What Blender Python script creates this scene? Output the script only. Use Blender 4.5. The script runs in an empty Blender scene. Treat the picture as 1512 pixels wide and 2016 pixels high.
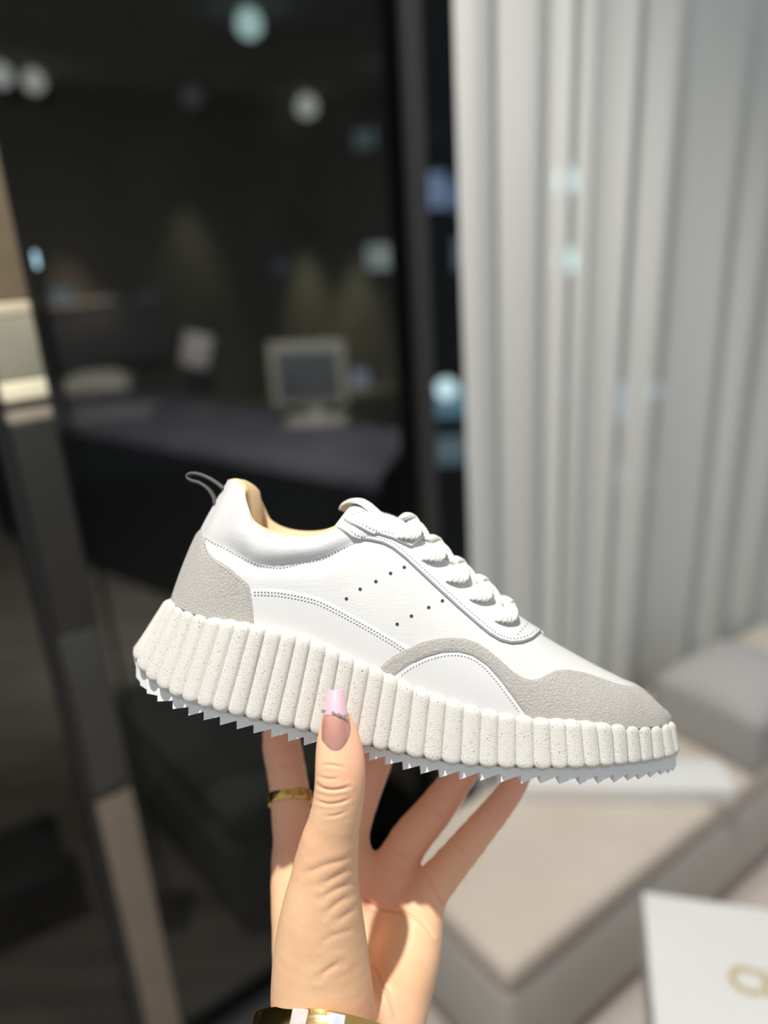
import bpy, bmesh, math, random
import numpy as np
from mathutils import Vector, Matrix
from mathutils.geometry import delaunay_2d_cdt
random.seed(7); np.random.seed(7)
scn = bpy.context.scene
COL = scn.collection

# ------------------------------------------------------------------ camera
FPX, CU, CV = 1500.0, 756.0, 1008.0            # focal length and centre, in pixels of 1512x2016
PITCH, ROLL = math.radians(20.0), math.radians(3.5)
CAM = np.array([0.0, 0.0, 1.42])
FW = np.array([0.0, math.cos(PITCH), -math.sin(PITCH)])
_r0 = np.array([1.0, 0.0, 0.0]); _u0 = np.array([0.0, math.sin(PITCH), math.cos(PITCH)])
RT = math.cos(ROLL) * _r0 - math.sin(ROLL) * _u0
UP = math.cos(ROLL) * _u0 + math.sin(ROLL) * _r0
cam_data = bpy.data.cameras.new('camera')
cam_data.sensor_fit = 'VERTICAL'; cam_data.sensor_height = 36.0
cam_data.lens = FPX / 2016.0 * 36.0
cam_data.clip_start = 0.02; cam_data.clip_end = 200
cam_data.dof.use_dof = True; cam_data.dof.focus_distance = 0.408; cam_data.dof.aperture_fstop = 2.2
cam_data.dof.aperture_blades = 0
cam = bpy.data.objects.new('camera', cam_data); COL.objects.link(cam)
cam.matrix_world = Matrix(((RT[0], UP[0], -FW[0], CAM[0]), (RT[1], UP[1], -FW[1], CAM[1]),
                           (RT[2], UP[2], -FW[2], CAM[2]), (0, 0, 0, 1)))
scn.camera = cam

# ------------------------------------------------------------------ world, key light, exposure
world = bpy.data.worlds.new('world'); scn.world = world; world.use_nodes = True
world.node_tree.nodes['Background'].inputs[0].default_value = (0.90, 0.96, 1.0, 1)
world.node_tree.nodes['Background'].inputs[1].default_value = 0.47
scn.view_settings.view_transform = 'Standard'; scn.view_settings.look = 'None'
scn.view_settings.exposure = 0.0; scn.view_settings.gamma = 1.0
scn.view_settings.use_curve_mapping = False
scn.render.film_transparent = False

def spot(name, loc, target, energy, color=(1, 1, 1), size=60, blend=0.3, radius=0.03):
    d = bpy.data.lights.new(name, 'SPOT'); d.energy = energy; d.color = color
    d.spot_size = math.radians(size); d.spot_blend = blend; d.shadow_soft_size = radius
    o = bpy.data.objects.new(name, d); COL.objects.link(o)
    o.location = loc
    dr = Vector(target) - Vector(loc)
    o.rotation_euler = dr.to_track_quat('-Z', 'Y').to_euler()
    return o
key = spot('ceiling_spotlight', (-0.27, 0.10, 3.10), (0.15, 0.62, 0.80), 240, (1.0, 0.95, 0.885), 84, 0.6, 0.025)

# ------------------------------------------------------------------ helpers
def c2w(p):                                     # camera frame (right, up, depth) -> world
    p = np.asarray(p, float)
    return CAM + p[..., 0:1] * RT + p[..., 1:2] * UP + p[..., 2:3] * FW
def pc(u, v, d):                                # pixel and depth -> camera frame
    u, v, d = np.broadcast_arrays(np.asarray(u, float), np.asarray(v, float), np.asarray(d, float))
    return np.stack([(u - CU) / FPX * d, (CV - v) / FPX * d, d], -1)
def pw(u, v, d): return c2w(pc(u, v, d))
def ray(u, v): return RT * (u - CU) / FPX + UP * (CV - v) / FPX + FW
def on_z(u, v, z):
    r = ray(u, v); return CAM + r * ((z - CAM[2]) / r[2])
def on_plane(u, v, p0, n):
    r = ray(u, v); return CAM + r * (np.dot(np.asarray(p0) - CAM, n) / np.dot(r, n))

def new_obj(name, data, parent=None):
    o = bpy.data.objects.new(name, data); COL.objects.link(o)
    if parent is not None: o.parent = parent
    return o
def wpos(o):
    p = np.array(o.location)
    while o.parent is not None:
        o = o.parent; p = p + np.array(o.location)
    return p
def mk(name, verts, faces, mat, parent=None, smooth=True, loc=None):
    """verts in WORLD coordinates; stored relative to the parent chain (translations only)"""
    verts = np.asarray(verts, float).reshape(-1, 3)
    base = wpos(parent) if parent is not None else np.zeros(3)
    if loc is None:
        loc = np.zeros(3) if parent is not None else np.array([verts[:, 0].mean(), verts[:, 1].mean(), verts[:, 2].min()])
    me = bpy.data.meshes.new(name)
    me.from_pydata((verts - base - loc).tolist(), [], [list(map(int, f)) for f in faces])
    me.materials.append(mat); me.update()
    if smooth: me.polygons.foreach_set('use_smooth', [True] * len(me.polygons))
    o = new_obj(name, me, parent); o.location = loc
    return o
def empty(name, loc, label, cat, group=None):
    o = new_obj(name, None); o.location = loc; o.empty_display_size = 0.05
    tag(o, label, cat, group); return o
def tag(o, label=None, cat=None, group=None, kind=None):
    if label: o['label'] = label
    if cat: o['category'] = cat
    if group: o['group'] = group
    if kind: o['kind'] = kind
    return o
def struct(o, label=None):
    o['kind'] = 'structure'
    if label: o['label'] = label
    return o
def fix_normals(o):
    bm = bmesh.new(); bm.from_mesh(o.data)
    bmesh.ops.remove_doubles(bm, verts=bm.verts, dist=1e-5)
    bmesh.ops.recalc_face_normals(bm, faces=bm.faces); bm.to_mesh(o.data); bm.free()
    return o

def box_vf(x0, x1, y0, y1, z0, z1):
    v = np.array([[x, y, z] for z in (z0, z1) for y in (y0, y1) for x in (x0, x1)], float)
    f = [(0, 2, 3, 1), (4, 5, 7, 6), (0, 1, 5, 4), (2, 6, 7, 3), (0, 4, 6, 2), (1, 3, 7, 5)]
    return v, f
def rot_box(name, c, sx, sy, sz, ang, mat, parent=None, bevel=0.0, seg=3, tilt=None, puff=0.0):
    """box with base centre c (world), sizes, z-rotation ang (rad); bevelled"""
    bm = bmesh.new(); bmesh.ops.create_cube(bm, size=1.0)
    for v in bm.verts: v.co = Vector((v.co.x * sx, v.co.y * sy, (v.co.z + 0.5) * sz))
    if puff:
        bmesh.ops.subdivide_edges(bm, edges=bm.edges, cuts=9, use_grid_fill=True)
        for v in bm.verts:
            a = (1 - (2 * v.co.x / sx) ** 2); b = (1 - (2 * v.co.y / sy) ** 2)
            v.co.z += puff * max(a, 0) ** .6 * max(b, 0) ** .6 * (1 if v.co.z > sz / 2 else 0)
    elif bevel:
        bmesh.ops.bevel(bm, geom=list(bm.edges), offset=bevel, segments=seg, affect='EDGES', profile=0.5)
    m = Matrix.Rotation(ang, 4, 'Z')
    if tilt is not None: m = m @ tilt
    bm.transform(m)
    me = bpy.data.meshes.new(name); bm.to_mesh(me); bm.free(); me.materials.append(mat)
    me.polygons.foreach_set('use_smooth', [bool(bevel or puff)] * len(me.polygons))
    if bevel and not puff: me.set_sharp_from_angle(angle=math.radians(40))
    o = new_obj(name, me, parent)
    o.location = np.asarray(c, float) - (wpos(parent) if parent is not None else 0)
    return o

def catmull(P, n, closed=False):
    """P (k,dim) control points -> n samples, uniform in key parameter"""
    P = np.asarray(P, float); k = len(P)
    m = k if closed else k - 1
    x = np.linspace(0, m, n, endpoint=not closed)
    i = np.minimum(np.floor(x).astype(int), m - 1); f = (x - i)[:, None]
    def g(j): return P[j % k] if closed else P[np.clip(j, 0, k - 1)]
    p0, p1, p2, p3 = g(i - 1), g(i), g(i + 1), g(i + 2)
    return 0.5 * (2 * p1 + (p2 - p0) * f + (2 * p0 - 5 * p1 + 4 * p2 - p3) * f ** 2 + (3 * p1 - p0 - 3 * p2 + p3) * f ** 3)
def resample(P, step):
    P = np.asarray(P, float); L = np.r_[0, np.cumsum(np.linalg.norm(np.diff(P, axis=0), axis=1))]
    n = max(2, int(round(L[-1] / step)) + 1); x = np.linspace(0, L[-1], n)
    return np.stack([np.interp(x, L, P[:, i]) for i in range(P.shape[1])], -1)
def sweep(path, ra, rb, nrm, nseg=14, cap=True, braid=0.0, bs=0.0):
    """elliptic tube; path (n,3); ra half-width across, rb half-thickness along nrm (n,3)"""
    path = np.asarray(path, float); n = len(path)
    T = np.gradient(path, axis=0); T /= np.linalg.norm(T, axis=1)[:, None] + 1e-12
    N = np.asarray(nrm, float); N = np.broadcast_to(N, path.shape).copy()
    N -= (N * T).sum(1)[:, None] * T; N /= np.linalg.norm(N, axis=1)[:, None] + 1e-12
    B = np.cross(T, N)
    ra = np.broadcast_to(ra, (n,)); rb = np.broadcast_to(rb, (n,))
    L = np.r_[0, np.cumsum(np.linalg.norm(np.diff(path, axis=0), axis=1))]
    th = np.linspace(0, 2 * np.pi, nseg, endpoint=False)
    k = np.ones((n, nseg))
    if braid:
        a = L[:, None] * bs
        k = 1 + braid * np.maximum(np.sin(a + 3 * th[None]), np.sin(a - 3 * th[None] + 1.2))
    V = path[:, None] + B[:, None] * (ra[:, None] * np.cos(th) * k)[..., None] + N[:, None] * (rb[:, None] * np.sin(th) * k)[..., None]
    V = V.reshape(-1, 3); F = []
    for i in range(n - 1):
        for j in range(nseg):
            j2 = (j + 1) % nseg
            F.append((i * nseg + j, i * nseg + j2, (i + 1) * nseg + j2, (i + 1) * nseg + j))
    if cap:
        F.append(tuple(range(nseg - 1, -1, -1))); F.append(tuple((n - 1) * nseg + j for j in range(nseg)))
    return V, F
def join_vf(parts):
    V = []; F = []; o = 0
    for v, f in parts:
        v = np.asarray(v).reshape(-1, 3); V.append(v); F += [tuple(i + o for i in q) for q in f]; o += len(v)
    return np.concatenate(V), F

# ------------------------------------------------------------------ materials
class Mat:
    def __init__(s, name, color=(.8, .8, .8), rough=.5, metal=0.0, **kw):
        s.m = bpy.data.materials.new(name); s.m.use_nodes = True
        s.nt = s.m.node_tree; s.N = s.nt.nodes; s.L = s.nt.links
        s.b = s.N['Principled BSDF']
        s.b.inputs['Base Color'].default_value = (*color, 1); s.b.inputs['Roughness'].default_value = rough
        s.b.inputs['Metallic'].default_value = metal
        for k, v in kw.items(): s.b.inputs[k.replace('_', ' ')].default_value = v
        s.color = color
    def tc(s):
        if not hasattr(s, '_tc'): s._tc = s.N.new('ShaderNodeTexCoord')
        return s._tc.outputs['Object']
    def noise(s, scale, detail=3, rough=.55, vec=None, dist=0.0):
        n = s.N.new('ShaderNodeTexNoise'); n.inputs['Scale'].default_value = scale
        n.inputs['Detail'].default_value = detail; n.inputs['Roughness'].default_value = rough
        n.inputs['Distortion'].default_value = dist
        s.L.new(vec or s.tc(), n.inputs['Vector']); return n.outputs['Fac']
    def ramp(s, fac, stops):
        r = s.N.new('ShaderNodeValToRGB'); e = r.color_ramp.elements
        while len(e) < len(stops): e.new(0.5)
        for i, (p, c) in enumerate(stops):
            e[i].position = p; e[i].color = (*c, 1) if len(c) == 3 else c
        s.L.new(fac, r.inputs[0]); return r.outputs[0]
    def math(s, op, a, b=0.5):
        m = s.N.new('ShaderNodeMath'); m.operation = op
        for i, x in enumerate((a, b)):
            if isinstance(x, (int, float)): m.inputs[i].default_value = x
            else: s.L.new(x, m.inputs[i])
        return m.outputs[0]
    def mix(s, fac, a, b, mode='MIX'):
        m = s.N.new('ShaderNodeMix'); m.data_type = 'RGBA'; m.blend_type = mode
        for i, x in ((0, fac), (6, a), (7, b)):
            if isinstance(x, (int, float)): m.inputs[i].default_value = x
            elif isinstance(x, tuple): m.inputs[i].default_value = (*x, 1)
            else: s.L.new(x, m.inputs[i])
        return m.outputs[2]
    def base(s, out): s.L.new(out, s.b.inputs['Base Color']); return s
    def bump(s, fac, strength=.3, dist=.001):
        b = s.N.new('ShaderNodeBump'); b.inputs['Strength'].default_value = strength; b.inputs['Distance'].default_value = dist
        s.L.new(fac, b.inputs['Height'])
        if s.b.inputs['Normal'].links: s.L.new(s.b.inputs['Normal'].links[0].from_socket, b.inputs['Normal'])
        s.L.new(b.outputs[0], s.b.inputs['Normal']); return s
    def var(s, scale, amt=.15, detail=3):
        c = s.color; lo = tuple(x * (1 - amt) for x in c); hi = tuple(min(1, x * (1 + amt)) for x in c)
        s.base(s.ramp(s.noise(scale, detail), [(.3, lo), (.7, hi)])); return s
def emit(name, color, strength):
    m = Mat(name, (0.02, 0.02, 0.02), .4)
    m.b.inputs['Emission Color'].default_value = (*color, 1); m.b.inputs['Emission Strength'].default_value = strength
    return m.m
# ================================================================== THE ROOM
SEAT_Z = 0.32
_a = math.radians(35.1)
GL = np.array([math.cos(_a), math.sin(_a), 0.0]); GP = np.array([-math.sin(_a), math.cos(_a), 0.0])   # along / towards the window wall
C0 = on_z(1000, 1916, SEAT_Z)
def bp(l, p, z): q = C0 + GL * l + GP * p; q[2] = z; return q
PG = 0.42                                       # distance of the glass from the bench front
ZC = 2.62                                       # ceiling height of the reflected room, built behind the glass
def prism(name, pts, z0, z1, mat, parent=None):
    n = len(pts); V = [(p[0], p[1], z0) for p in pts] + [(p[0], p[1], z1) for p in pts]
    F = [tuple(range(n))[::-1], tuple(range(n, 2 * n))] + [(i, (i + 1) % n, n + (i + 1) % n, n + i) for i in range(n)]
    return fix_normals(mk(name, V, F, mat, parent, smooth=False))
def oblong(name, l0, l1, p0, p1, z0, z1, mat, parent=None, bevel=0.0):
    c = bp((l0 + l1) / 2, (p0 + p1) / 2, z0)
    return rot_box(name, c, l1 - l0, p1 - p0, z1 - z0, _a, mat, parent, bevel)

m_floor = Mat('pale_stone_floor', (.52, .45, .40), .45); m_floor.base(m_floor.ramp(m_floor.noise(3, 5), [(.3, (.46, .40, .355)), (.7, (.58, .51, .46))])); m_floor = m_floor.m
m_lfloor = Mat('dim_board_floor', (.16, .14, .115), .5)
_mp = m_lfloor.N.new('ShaderNodeMapping'); _mp.inputs['Rotation'].default_value = (0, 0, .5); _mp.inputs['Scale'].default_value = (1, 7, 1); m_lfloor.L.new(m_lfloor.tc(), _mp.inputs[0])
m_lfloor.base(m_lfloor.ramp(m_lfloor.noise(2.5, 4, vec=_mp.outputs[0]), [(.35, (.12, .105, .085)), (.65, (.23, .20, .165))])); m_lfloor = m_lfloor.m
m_lceil = Mat('dark_ceiling_paint', (.58, .59, .55), .8).var(1.5, .12).m
m_lwall = Mat('dark_wall_panel', (.13, .122, .10), .6).var(1.2, .25).m
m_rwall = Mat('dark_grey_partition', (.035, .034, .035), .5).var(3, .2).m
m_track = Mat('black_window_track', (.012, .012, .013), .4).m
m_mull = Mat('charcoal_mullion', (.018, .017, .017), .5).m

gl = Mat('tinted_window_glass', (0, 0, 0), .02); nt = gl.nt
for n_ in list(nt.nodes):
    if n_.type == 'BSDF_PRINCIPLED': nt.nodes.remove(n_)
_out = [n_ for n_ in nt.nodes if n_.type == 'OUTPUT_MATERIAL'][0]
_tr = nt.nodes.new('ShaderNodeBsdfTransparent'); _tr.inputs[0].default_value = (.60, .63, .64, 1)
_gs_ = nt.nodes.new('ShaderNodeBsdfGlossy'); _gs_.inputs['Roughness'].default_value = .01
_fr = nt.nodes.new('ShaderNodeFresnel'); _fr.inputs['IOR'].default_value = 1.18
_mx = nt.nodes.new('ShaderNodeMixShader'); nt.links.new(_fr.outputs[0], _mx.inputs[0]); nt.links.new(_tr.outputs[0], _mx.inputs[1]); nt.links.new(_gs_.outputs[0], _mx.inputs[2])
nt.links.new(_mx.outputs[0], _out.inputs[0]); m_glass = gl.m

# floor of this room, up to the glass
struct(prism('floor', [bp(-1.6, PG + .03, 0), bp(3.2, PG + .03, 0), bp(3.2, -3.6, 0), bp(-1.6, -3.6, 0)], -.06, 0.0, m_floor), 'pale stone floor around the bench')
# shell of the room's reflection, built as geometry behind the glass
def wpt(u, v): return on_z(u, v, ZC)
K = wpt(620, 196); Wl = K + (wpt(0, 160) - K) * 1.7; Rr = wpt(806, 163)
Gm = on_plane(826, 600, bp(0, PG, 0), GP); Gm[2] = 0
Gl = bp(-1.6, PG + .03, 0)
struct(prism('floor_reflected', [Gl, Gm + GP * .03, Rr, K, Wl], -.06, -.001, m_lfloor), 'dim wooden floor of the reflected room, built behind the glass')
struct(prism('ceiling', [Gl, Gm + GP * .03, Rr, K, Wl], ZC, ZC + .05, m_lceil), 'dark ceiling with round downlights in the reflected room')
def wall(name, a, b, mat, t=.08, z0=0, z1=ZC, label=None):
    d = b - a; d[2] = 0; n = np.array([-d[1], d[0], 0]); n /= np.linalg.norm(n)
    return struct(prism(name, [a, b, b + n * t, a + n * t], z0, z1, mat), label)
wall('wall_back', Wl, K, m_lwall, label='dark back wall of the reflected room')
wall('wall_corner', K, Rr, m_lwall, label='dark side wall beside the corner of the reflected room')
wall('wall_right', Rr, Gm + GP * .06, m_rwall, t=.05, label='dark partition of the reflected room, running back from the window')
wall('wall_left', bp(-1.6, PG + .06, 0), Wl, m_lwall, t=.08, label='dark left wall of the reflected room')
# the glazing
win = new_obj('window_1', None); win.location = bp(0, PG, 0); struct(win, 'floor to ceiling dark tinted window')
oblong('glass_pane', -1.58, 0.80, PG, PG + .01, .05, ZC + .3, m_glass, win)
oblong('glass_pane', 0.802, 3.2, PG, PG + .01, .05, ZC + .3, m_glass, win)
oblong('window_track', -1.6, 3.2, PG - .035, PG + .045, 0, .05, m_track, win, .004)
lm = np.dot(Gm - C0, GL)
oblong('mullion', lm - .020, lm + .012, PG - .02, PG + .05, .05, ZC + .3, m_mull, win, .003)

# left post: a slim polished column, its reflections painted in as coloured panels
def postu(v): return np.interp(v, [0, 595, 1230, 1500, 2016, 2300], [-62, 42, 146, 196, 276, 320])
ppl = bp(0, PG - .03, 0)
def post_lz(v, off): 
    q = on_plane(postu(v) + off, v, ppl, GP); return np.dot(q - C0, GL), q[2]
l_c = np.mean([post_lz(v, 0)[0] for v in (600, 1230, 1900)])
half = np.mean([abs(post_lz(v, 40)[0] - post_lz(v, -40)[0]) / 2 for v in (600, 1230, 1900)])
post = new_obj('trim_1', None); post.location = bp(l_c, PG - .03, 0); struct(post, 'slim vertical post with reflections painted as tan, cream and brown panels')
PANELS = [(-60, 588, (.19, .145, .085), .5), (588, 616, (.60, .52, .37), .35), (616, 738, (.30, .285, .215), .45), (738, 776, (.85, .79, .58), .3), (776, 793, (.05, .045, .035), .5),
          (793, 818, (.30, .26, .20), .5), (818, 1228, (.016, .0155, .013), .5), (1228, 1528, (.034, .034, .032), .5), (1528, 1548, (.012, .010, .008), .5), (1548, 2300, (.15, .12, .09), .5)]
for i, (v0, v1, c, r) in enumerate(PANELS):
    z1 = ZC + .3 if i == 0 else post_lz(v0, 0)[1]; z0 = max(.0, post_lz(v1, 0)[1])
    m = Mat('post_reflection_%d' % i, c, r).var(9, .12).m
    o = oblong('post_reflection', l_c - half, l_c + half, PG - .06, PG - .002, z0, z1 - .001, m, post, .002)
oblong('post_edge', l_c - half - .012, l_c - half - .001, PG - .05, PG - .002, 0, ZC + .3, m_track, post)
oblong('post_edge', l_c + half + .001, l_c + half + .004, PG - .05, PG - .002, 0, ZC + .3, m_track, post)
# ================================================================== SNEAKER (built in the camera frame, near side by pixel, far side mirrored)
DM = 0.445                                      # depth of the shoe's mid plane
def mir(p):                                     # mirror a camera-frame point in the mid plane
    q = np.array(p, float); q[..., 2] = 2 * DM - q[..., 2]; return q
def nw(u, v, w): return pc(u, v, DM - np.asarray(w, float))

leather = Mat('white_leather', (.67, .67, .665), .42)
_g = leather.noise(900, 4, .6, dist=.6); leather.bump(_g, .22, .0006)
_mp = leather.N.new('ShaderNodeMapping'); _mp.inputs['Scale'].default_value = (160, 500, 620); leather.L.new(leather.tc(), _mp.inputs[0])
leather.bump(leather.noise(1.0, 3, .55, vec=_mp.outputs[0], dist=.8), .12, .0012); leather.base(leather.ramp(leather.noise(60, 2), [(.3, (.655, .655, .65)), (.7, (.69, .69, .685))])); leather = leather.m
leather_edge = Mat('smooth_white_leather', (.685, .685, .68), .45); leather_edge.bump(leather_edge.noise(1500, 3), .1, .0004); leather_edge = leather_edge.m
suede = Mat('beige_suede', (.66, .61, .55), .95)
suede.base(suede.ramp(suede.noise(900, 5, .7), [(.3, (.63, .60, .55)), (.72, (.81, .775, .725))]))
suede.bump(suede.noise(850, 5, .72), 1.0, .0022); suede.b.inputs['Sheen Weight'].default_value = .25; suede.b.inputs['Sheen Roughness'].default_value = .5; suede = suede.m
suede_edge = Mat('suede_cut_edge', (.50, .43, .36), .95); suede_edge.bump(suede_edge.noise(1500, 4), .8, .001); suede_edge = suede_edge.m
rubber = Mat('speckled_rubber', (.82, .80, .745), .62)
_v = rubber.N.new('ShaderNodeTexVoronoi'); _v.inputs['Scale'].default_value = 900; rubber.L.new(rubber.tc(), _v.inputs['Vector'])
_s = rubber.N.new('ShaderNodeSeparateColor'); rubber.L.new(_v.outputs['Color'], _s.inputs[0])
_r = rubber.math('MULTIPLY', _s.outputs[0], .28); _m = rubber.math('LESS_THAN', _v.outputs['Distance'], _r)
_k = rubber.math('GREATER_THAN', _s.outputs[1], .42); _m = rubber.math('MULTIPLY', _m, _k)
_spc = rubber.ramp(_s.outputs[2], [(0.0, (.10, .08, .07)), (.45, (.35, .28, .22)), (.75, (.42, .16, .14)), (1.0, (.30, .30, .30))])
rubber.base(rubber.mix(_m, rubber.ramp(rubber.noise(1400, 4, .7), [(.3, (.78, .755, .70)), (.7, (.87, .85, .79))]), _spc))
rubber.bump(rubber.noise(1500, 4, .75), .8, .0009); rubber = rubber.m
outrub = Mat('white_outsole_rubber', (.90, .91, .90), .45).m
lace_m = Mat('braided_lace_cotton', (.86, .845, .79), .8); lace_m.bump(lace_m.noise(2500, 2), .3, .0004); lace_m = lace_m.m
thread = Mat('grey_white_thread', (.47, .475, .48), .7).m
lining_m = Mat('tan_leather_lining', (.78, .56, .32), .55); lining_m.base(lining_m.ramp(lining_m.noise(50, 3), [(.3, (.72, .50, .27)), (.7, (.84, .62, .37))])); lining_m.bump(lining_m.noise(1200, 3), .15, .0005); lining_m = lining_m.m
hole_m = Mat('perforation_painted_shade', (.05, .05, .05), .9).m
loop_m = Mat('grey_webbing', (.11, .108, .10), .9); loop_m.bump(loop_m.noise(2200, 2), .6, .0008); loop_m = loop_m.m

SHOE_LOC = c2w(nw(800, 1540, 0.0))
shoe = empty('sneaker', SHOE_LOC, 'white leather sneaker with beige suede toe and ribbed speckled sole, held in a hand', 'sneaker')

# ---- the upper: stations from heel to toe: bottom pixel, top pixel, half width at bottom, half width at top, seam height
ST = np.array([
 (338,1184, 449,945, .0000,.0000,.50),(350,1194, 460,943, .0165,.0085,.50),(372,1204, 470,949, .0250,.0140,.52),(405,1216, 480,967, .0310,.0235,.55),
 (450,1228, 488,997, .0340,.0285,.58),(505,1240, 504,1031, .0355,.0305,.61),(560,1250, 540,1050, .0360,.0310,.68),(620,1266, 585,1056, .0365,.0300,.755),
 (680,1294, 630,1051, .0370,.0270,.81),(740,1322, 675,1034, .0370,.0205,.86),(800,1350, 725,1020, .0380,.0160,.90),(860,1374, 782,1034, .0390,.0130,.93),
 (920,1392, 850,1088, .0410,.0115,.94),(980,1406, 918,1145, .0425,.0105,.95),(1040,1417, 985,1196, .0430,.0080,.96),(1095,1423, 1050,1239, .0420,.0030,.97),
 (1150,1427, 1120,1281, .0395,.0,.98),(1200,1431, 1180,1314, .0355,.0,.98),(1245,1433, 1228,1338, .0290,.0,.98),(1285,1433, 1262,1357, .0190,.0,.98),
 (1308,1430, 1285,1378, .0105,.0,.98),(1318,1424, 1301,1397, .0,.0,.98)])
NK = len(ST) - 1
STF = catmull(ST, 1001)
def st_at(s): 
    x = np.clip(s, 0, 1) * 1000
    return np.stack([np.interp(x, np.arange(1001), STF[:, i]) for i in range(7)], -1)
def S_uvw(s, t):
    q = st_at(s); t = np.clip(t, 0, 1)
    k = np.asarray(s) * NK
    bend = -10 * np.sin(np.pi * t) * np.clip(1 - k / 3.0, 0, 1) ** 1.3
    bendt = 9 * np.sin(np.pi * t) * np.clip(1 - (NK - k) / 2.5, 0, 1)
    u = q[..., 0] + (q[..., 2] - q[..., 0]) * t + bend + bendt
    v = q[..., 1] + (q[..., 3] - q[..., 1]) * t - .3 * bendt
    W, wt, ts = np.maximum(q[..., 4], 0), np.maximum(q[..., 5], 0), q[..., 6]
    a = np.interp(k, [0, 5, 9, 13, 16, 21], [2.1, 1.9, 1.75, 1.7, 1.75, 1.9]); b = np.interp(k, [0, 5, 9, 13, 16, 21], [1.5, 1.4, 1.5, 1.8, 2.1, 2.1])
    w = wt + (W - wt) * np.clip(1 - t ** a, 0, 1) ** (1 / b)
    # padded collar above its seam, slight pinch below
    pad = np.interp(k, [0, 1, 3, 8, 10, 11], [0, .4, 1, 1, .45, 0])
    x = np.clip((t - ts) / (1 - ts), 0, 1)
    w = w + pad * .0030 * np.sin(np.pi * x) ** .8 - pad * .0016 * np.exp(-((t - ts) / .09) ** 2)
    return u, v, np.maximum(w, 0) * np.minimum(1, np.minimum(k, NK - k) * 50)
def S(s, t):
    u, v, w = S_uvw(s, t); return nw(u, v, w)
def S_n(s, t):
    e = 2e-3
    s0, s1 = np.clip(s - e, 0, 1), np.clip(s + e, 0, 1); t0, t1 = np.clip(t - e * 3, 0, 1), np.clip(t + e * 3, 0, 1)
    a = S(s1, t) - S(s0, t); b = S(s, t1) - S(s, t0)
    n = np.cross(a, b); n /= np.linalg.norm(n, axis=-1)[..., None] + 1e-15
    flip = np.where(n[..., 2] > 0, -1.0, 1.0)[..., None]
    n = n * flip
    # exactly on the back, front and crest lines the normal lies in the mid plane
    w = S_uvw(s, t)[2]
    flat = (w < 1e-5)[..., None] * np.array([0, 0, 1.0])
    n = n * (1 - flat); n /= np.linalg.norm(n, axis=-1)[..., None] + 1e-15
    return n
_gs, _gt = np.meshgrid(np.linspace(0, 1, 240), np.linspace(0, 1, 60), indexing='ij')
_gu, _gv, _gw = S_uvw(_gs, _gt); _GP = np.stack([_gu.ravel(), _gv.ravel()], -1)
def inv(uv):
    uv = np.asarray(uv, float); out = np.zeros((len(uv), 2))
    for i in range(0, len(uv), 400):
        d = ((uv[i:i + 400, None] - _GP[None]) ** 2).sum(-1); j = d.argmin(1)
        out[i:i + 400, 0] = _gs.ravel()[j]; out[i:i + 400, 1] = _gt.ravel()[j]
    s, t = out[:, 0].copy(), out[:, 1].copy()
    for _ in range(6):
        e = 1e-4
        u0, v0, _w = S_uvw(s, t); u1, v1, _w = S_uvw(s + e, t); u2, v2, _w = S_uvw(s, t + e)
        u1b, v1b, _w = S_uvw(s - e, t); u2b, v2b, _w = S_uvw(s, t - e)
        a, c = (u1 - u1b) / (2 * e), (v1 - v1b) / (2 * e); b, d = (u2 - u2b) / (2 * e), (v2 - v2b) / (2 * e)
        det = a * d - b * c; det = np.where(np.abs(det) < 1e-3, 1e9, det)
        ru, rv = uv[:, 0] - u0, uv[:, 1] - v0
        ds = (d * ru - b * rv) / det; dt = (-c * ru + a * rv) / det
        s = np.clip(s + np.clip(ds, -.01, .01), 0, 1); t = np.clip(t + np.clip(dt, -.03, .03), 0, 1)
    return s, t
def surf(uv, h=0.0):
    s, t = inv(uv); return S(s, t) + S_n(s, t) * np.asarray(h)[..., None] if np.ndim(h) else S(s, t) + S_n(s, t) * h

def both(V, F):
    """near + mirrored far half in camera frame -> world"""
    V = np.asarray(V).reshape(-1, 3); n = len(V)
    return c2w(np.concatenate([V, mir(V)])), list(F) + [tuple(i + n for i in reversed(f)) for f in F]
def grid_faces(n, m): return [(i * m + j, (i + 1) * m + j, (i + 1) * m + j + 1, i * m + j + 1) for i in range(n - 1) for j in range(m - 1)]

ss = np.linspace(0, 1, 190); tt = np.sin(np.linspace(0, 1, 44) * np.pi / 2)
A, B = np.meshgrid(ss, tt, indexing='ij')
V, F = both(S(A, B), grid_faces(190, 44))
fix_normals(mk('upper', V, F, leather, shoe))

# ---- lining, collar rim and insole
sl = np.linspace(0.0, 10.6 / NK, 110)
rim = S(sl, np.ones_like(sl)); nn = S_n(sl, np.full_like(sl, .97)); nn[:, 1] = 0; nn[0] = (-1, 0, 0)
nn /= np.linalg.norm(nn, axis=1)[:, None]
cols = []
for dy, di in ((-.0022, -.0003), (.0002, -.0003), (.0014, .0010), (.0013, .0027), (-.0003, .0042), (-.005, .0058), (-.015, .0072), (-.032, .0075), (-.056, .006)):
    kk = np.clip(sl * NK / 4.0, 0.25, 1)
    p = rim - nn * di; p[:, 1] += dy * (kk if dy > 0 else 1)
    p[:, 2] = np.minimum(p[:, 2], DM); cols.append(p)
fl = S(sl, np.full_like(sl, .12)) - nn * .003; fl[:, 2] = np.minimum(fl[:, 2], DM); cols.append(fl)
mid = fl.copy(); mid[:, 2] = DM; cols.append(mid)
V, F = both(np.stack(cols, 1), grid_faces(110, len(cols)))
lin = fix_normals(mk('lining', V, F, lining_m, shoe)); lin['label'] = 'tan leather lining'

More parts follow.
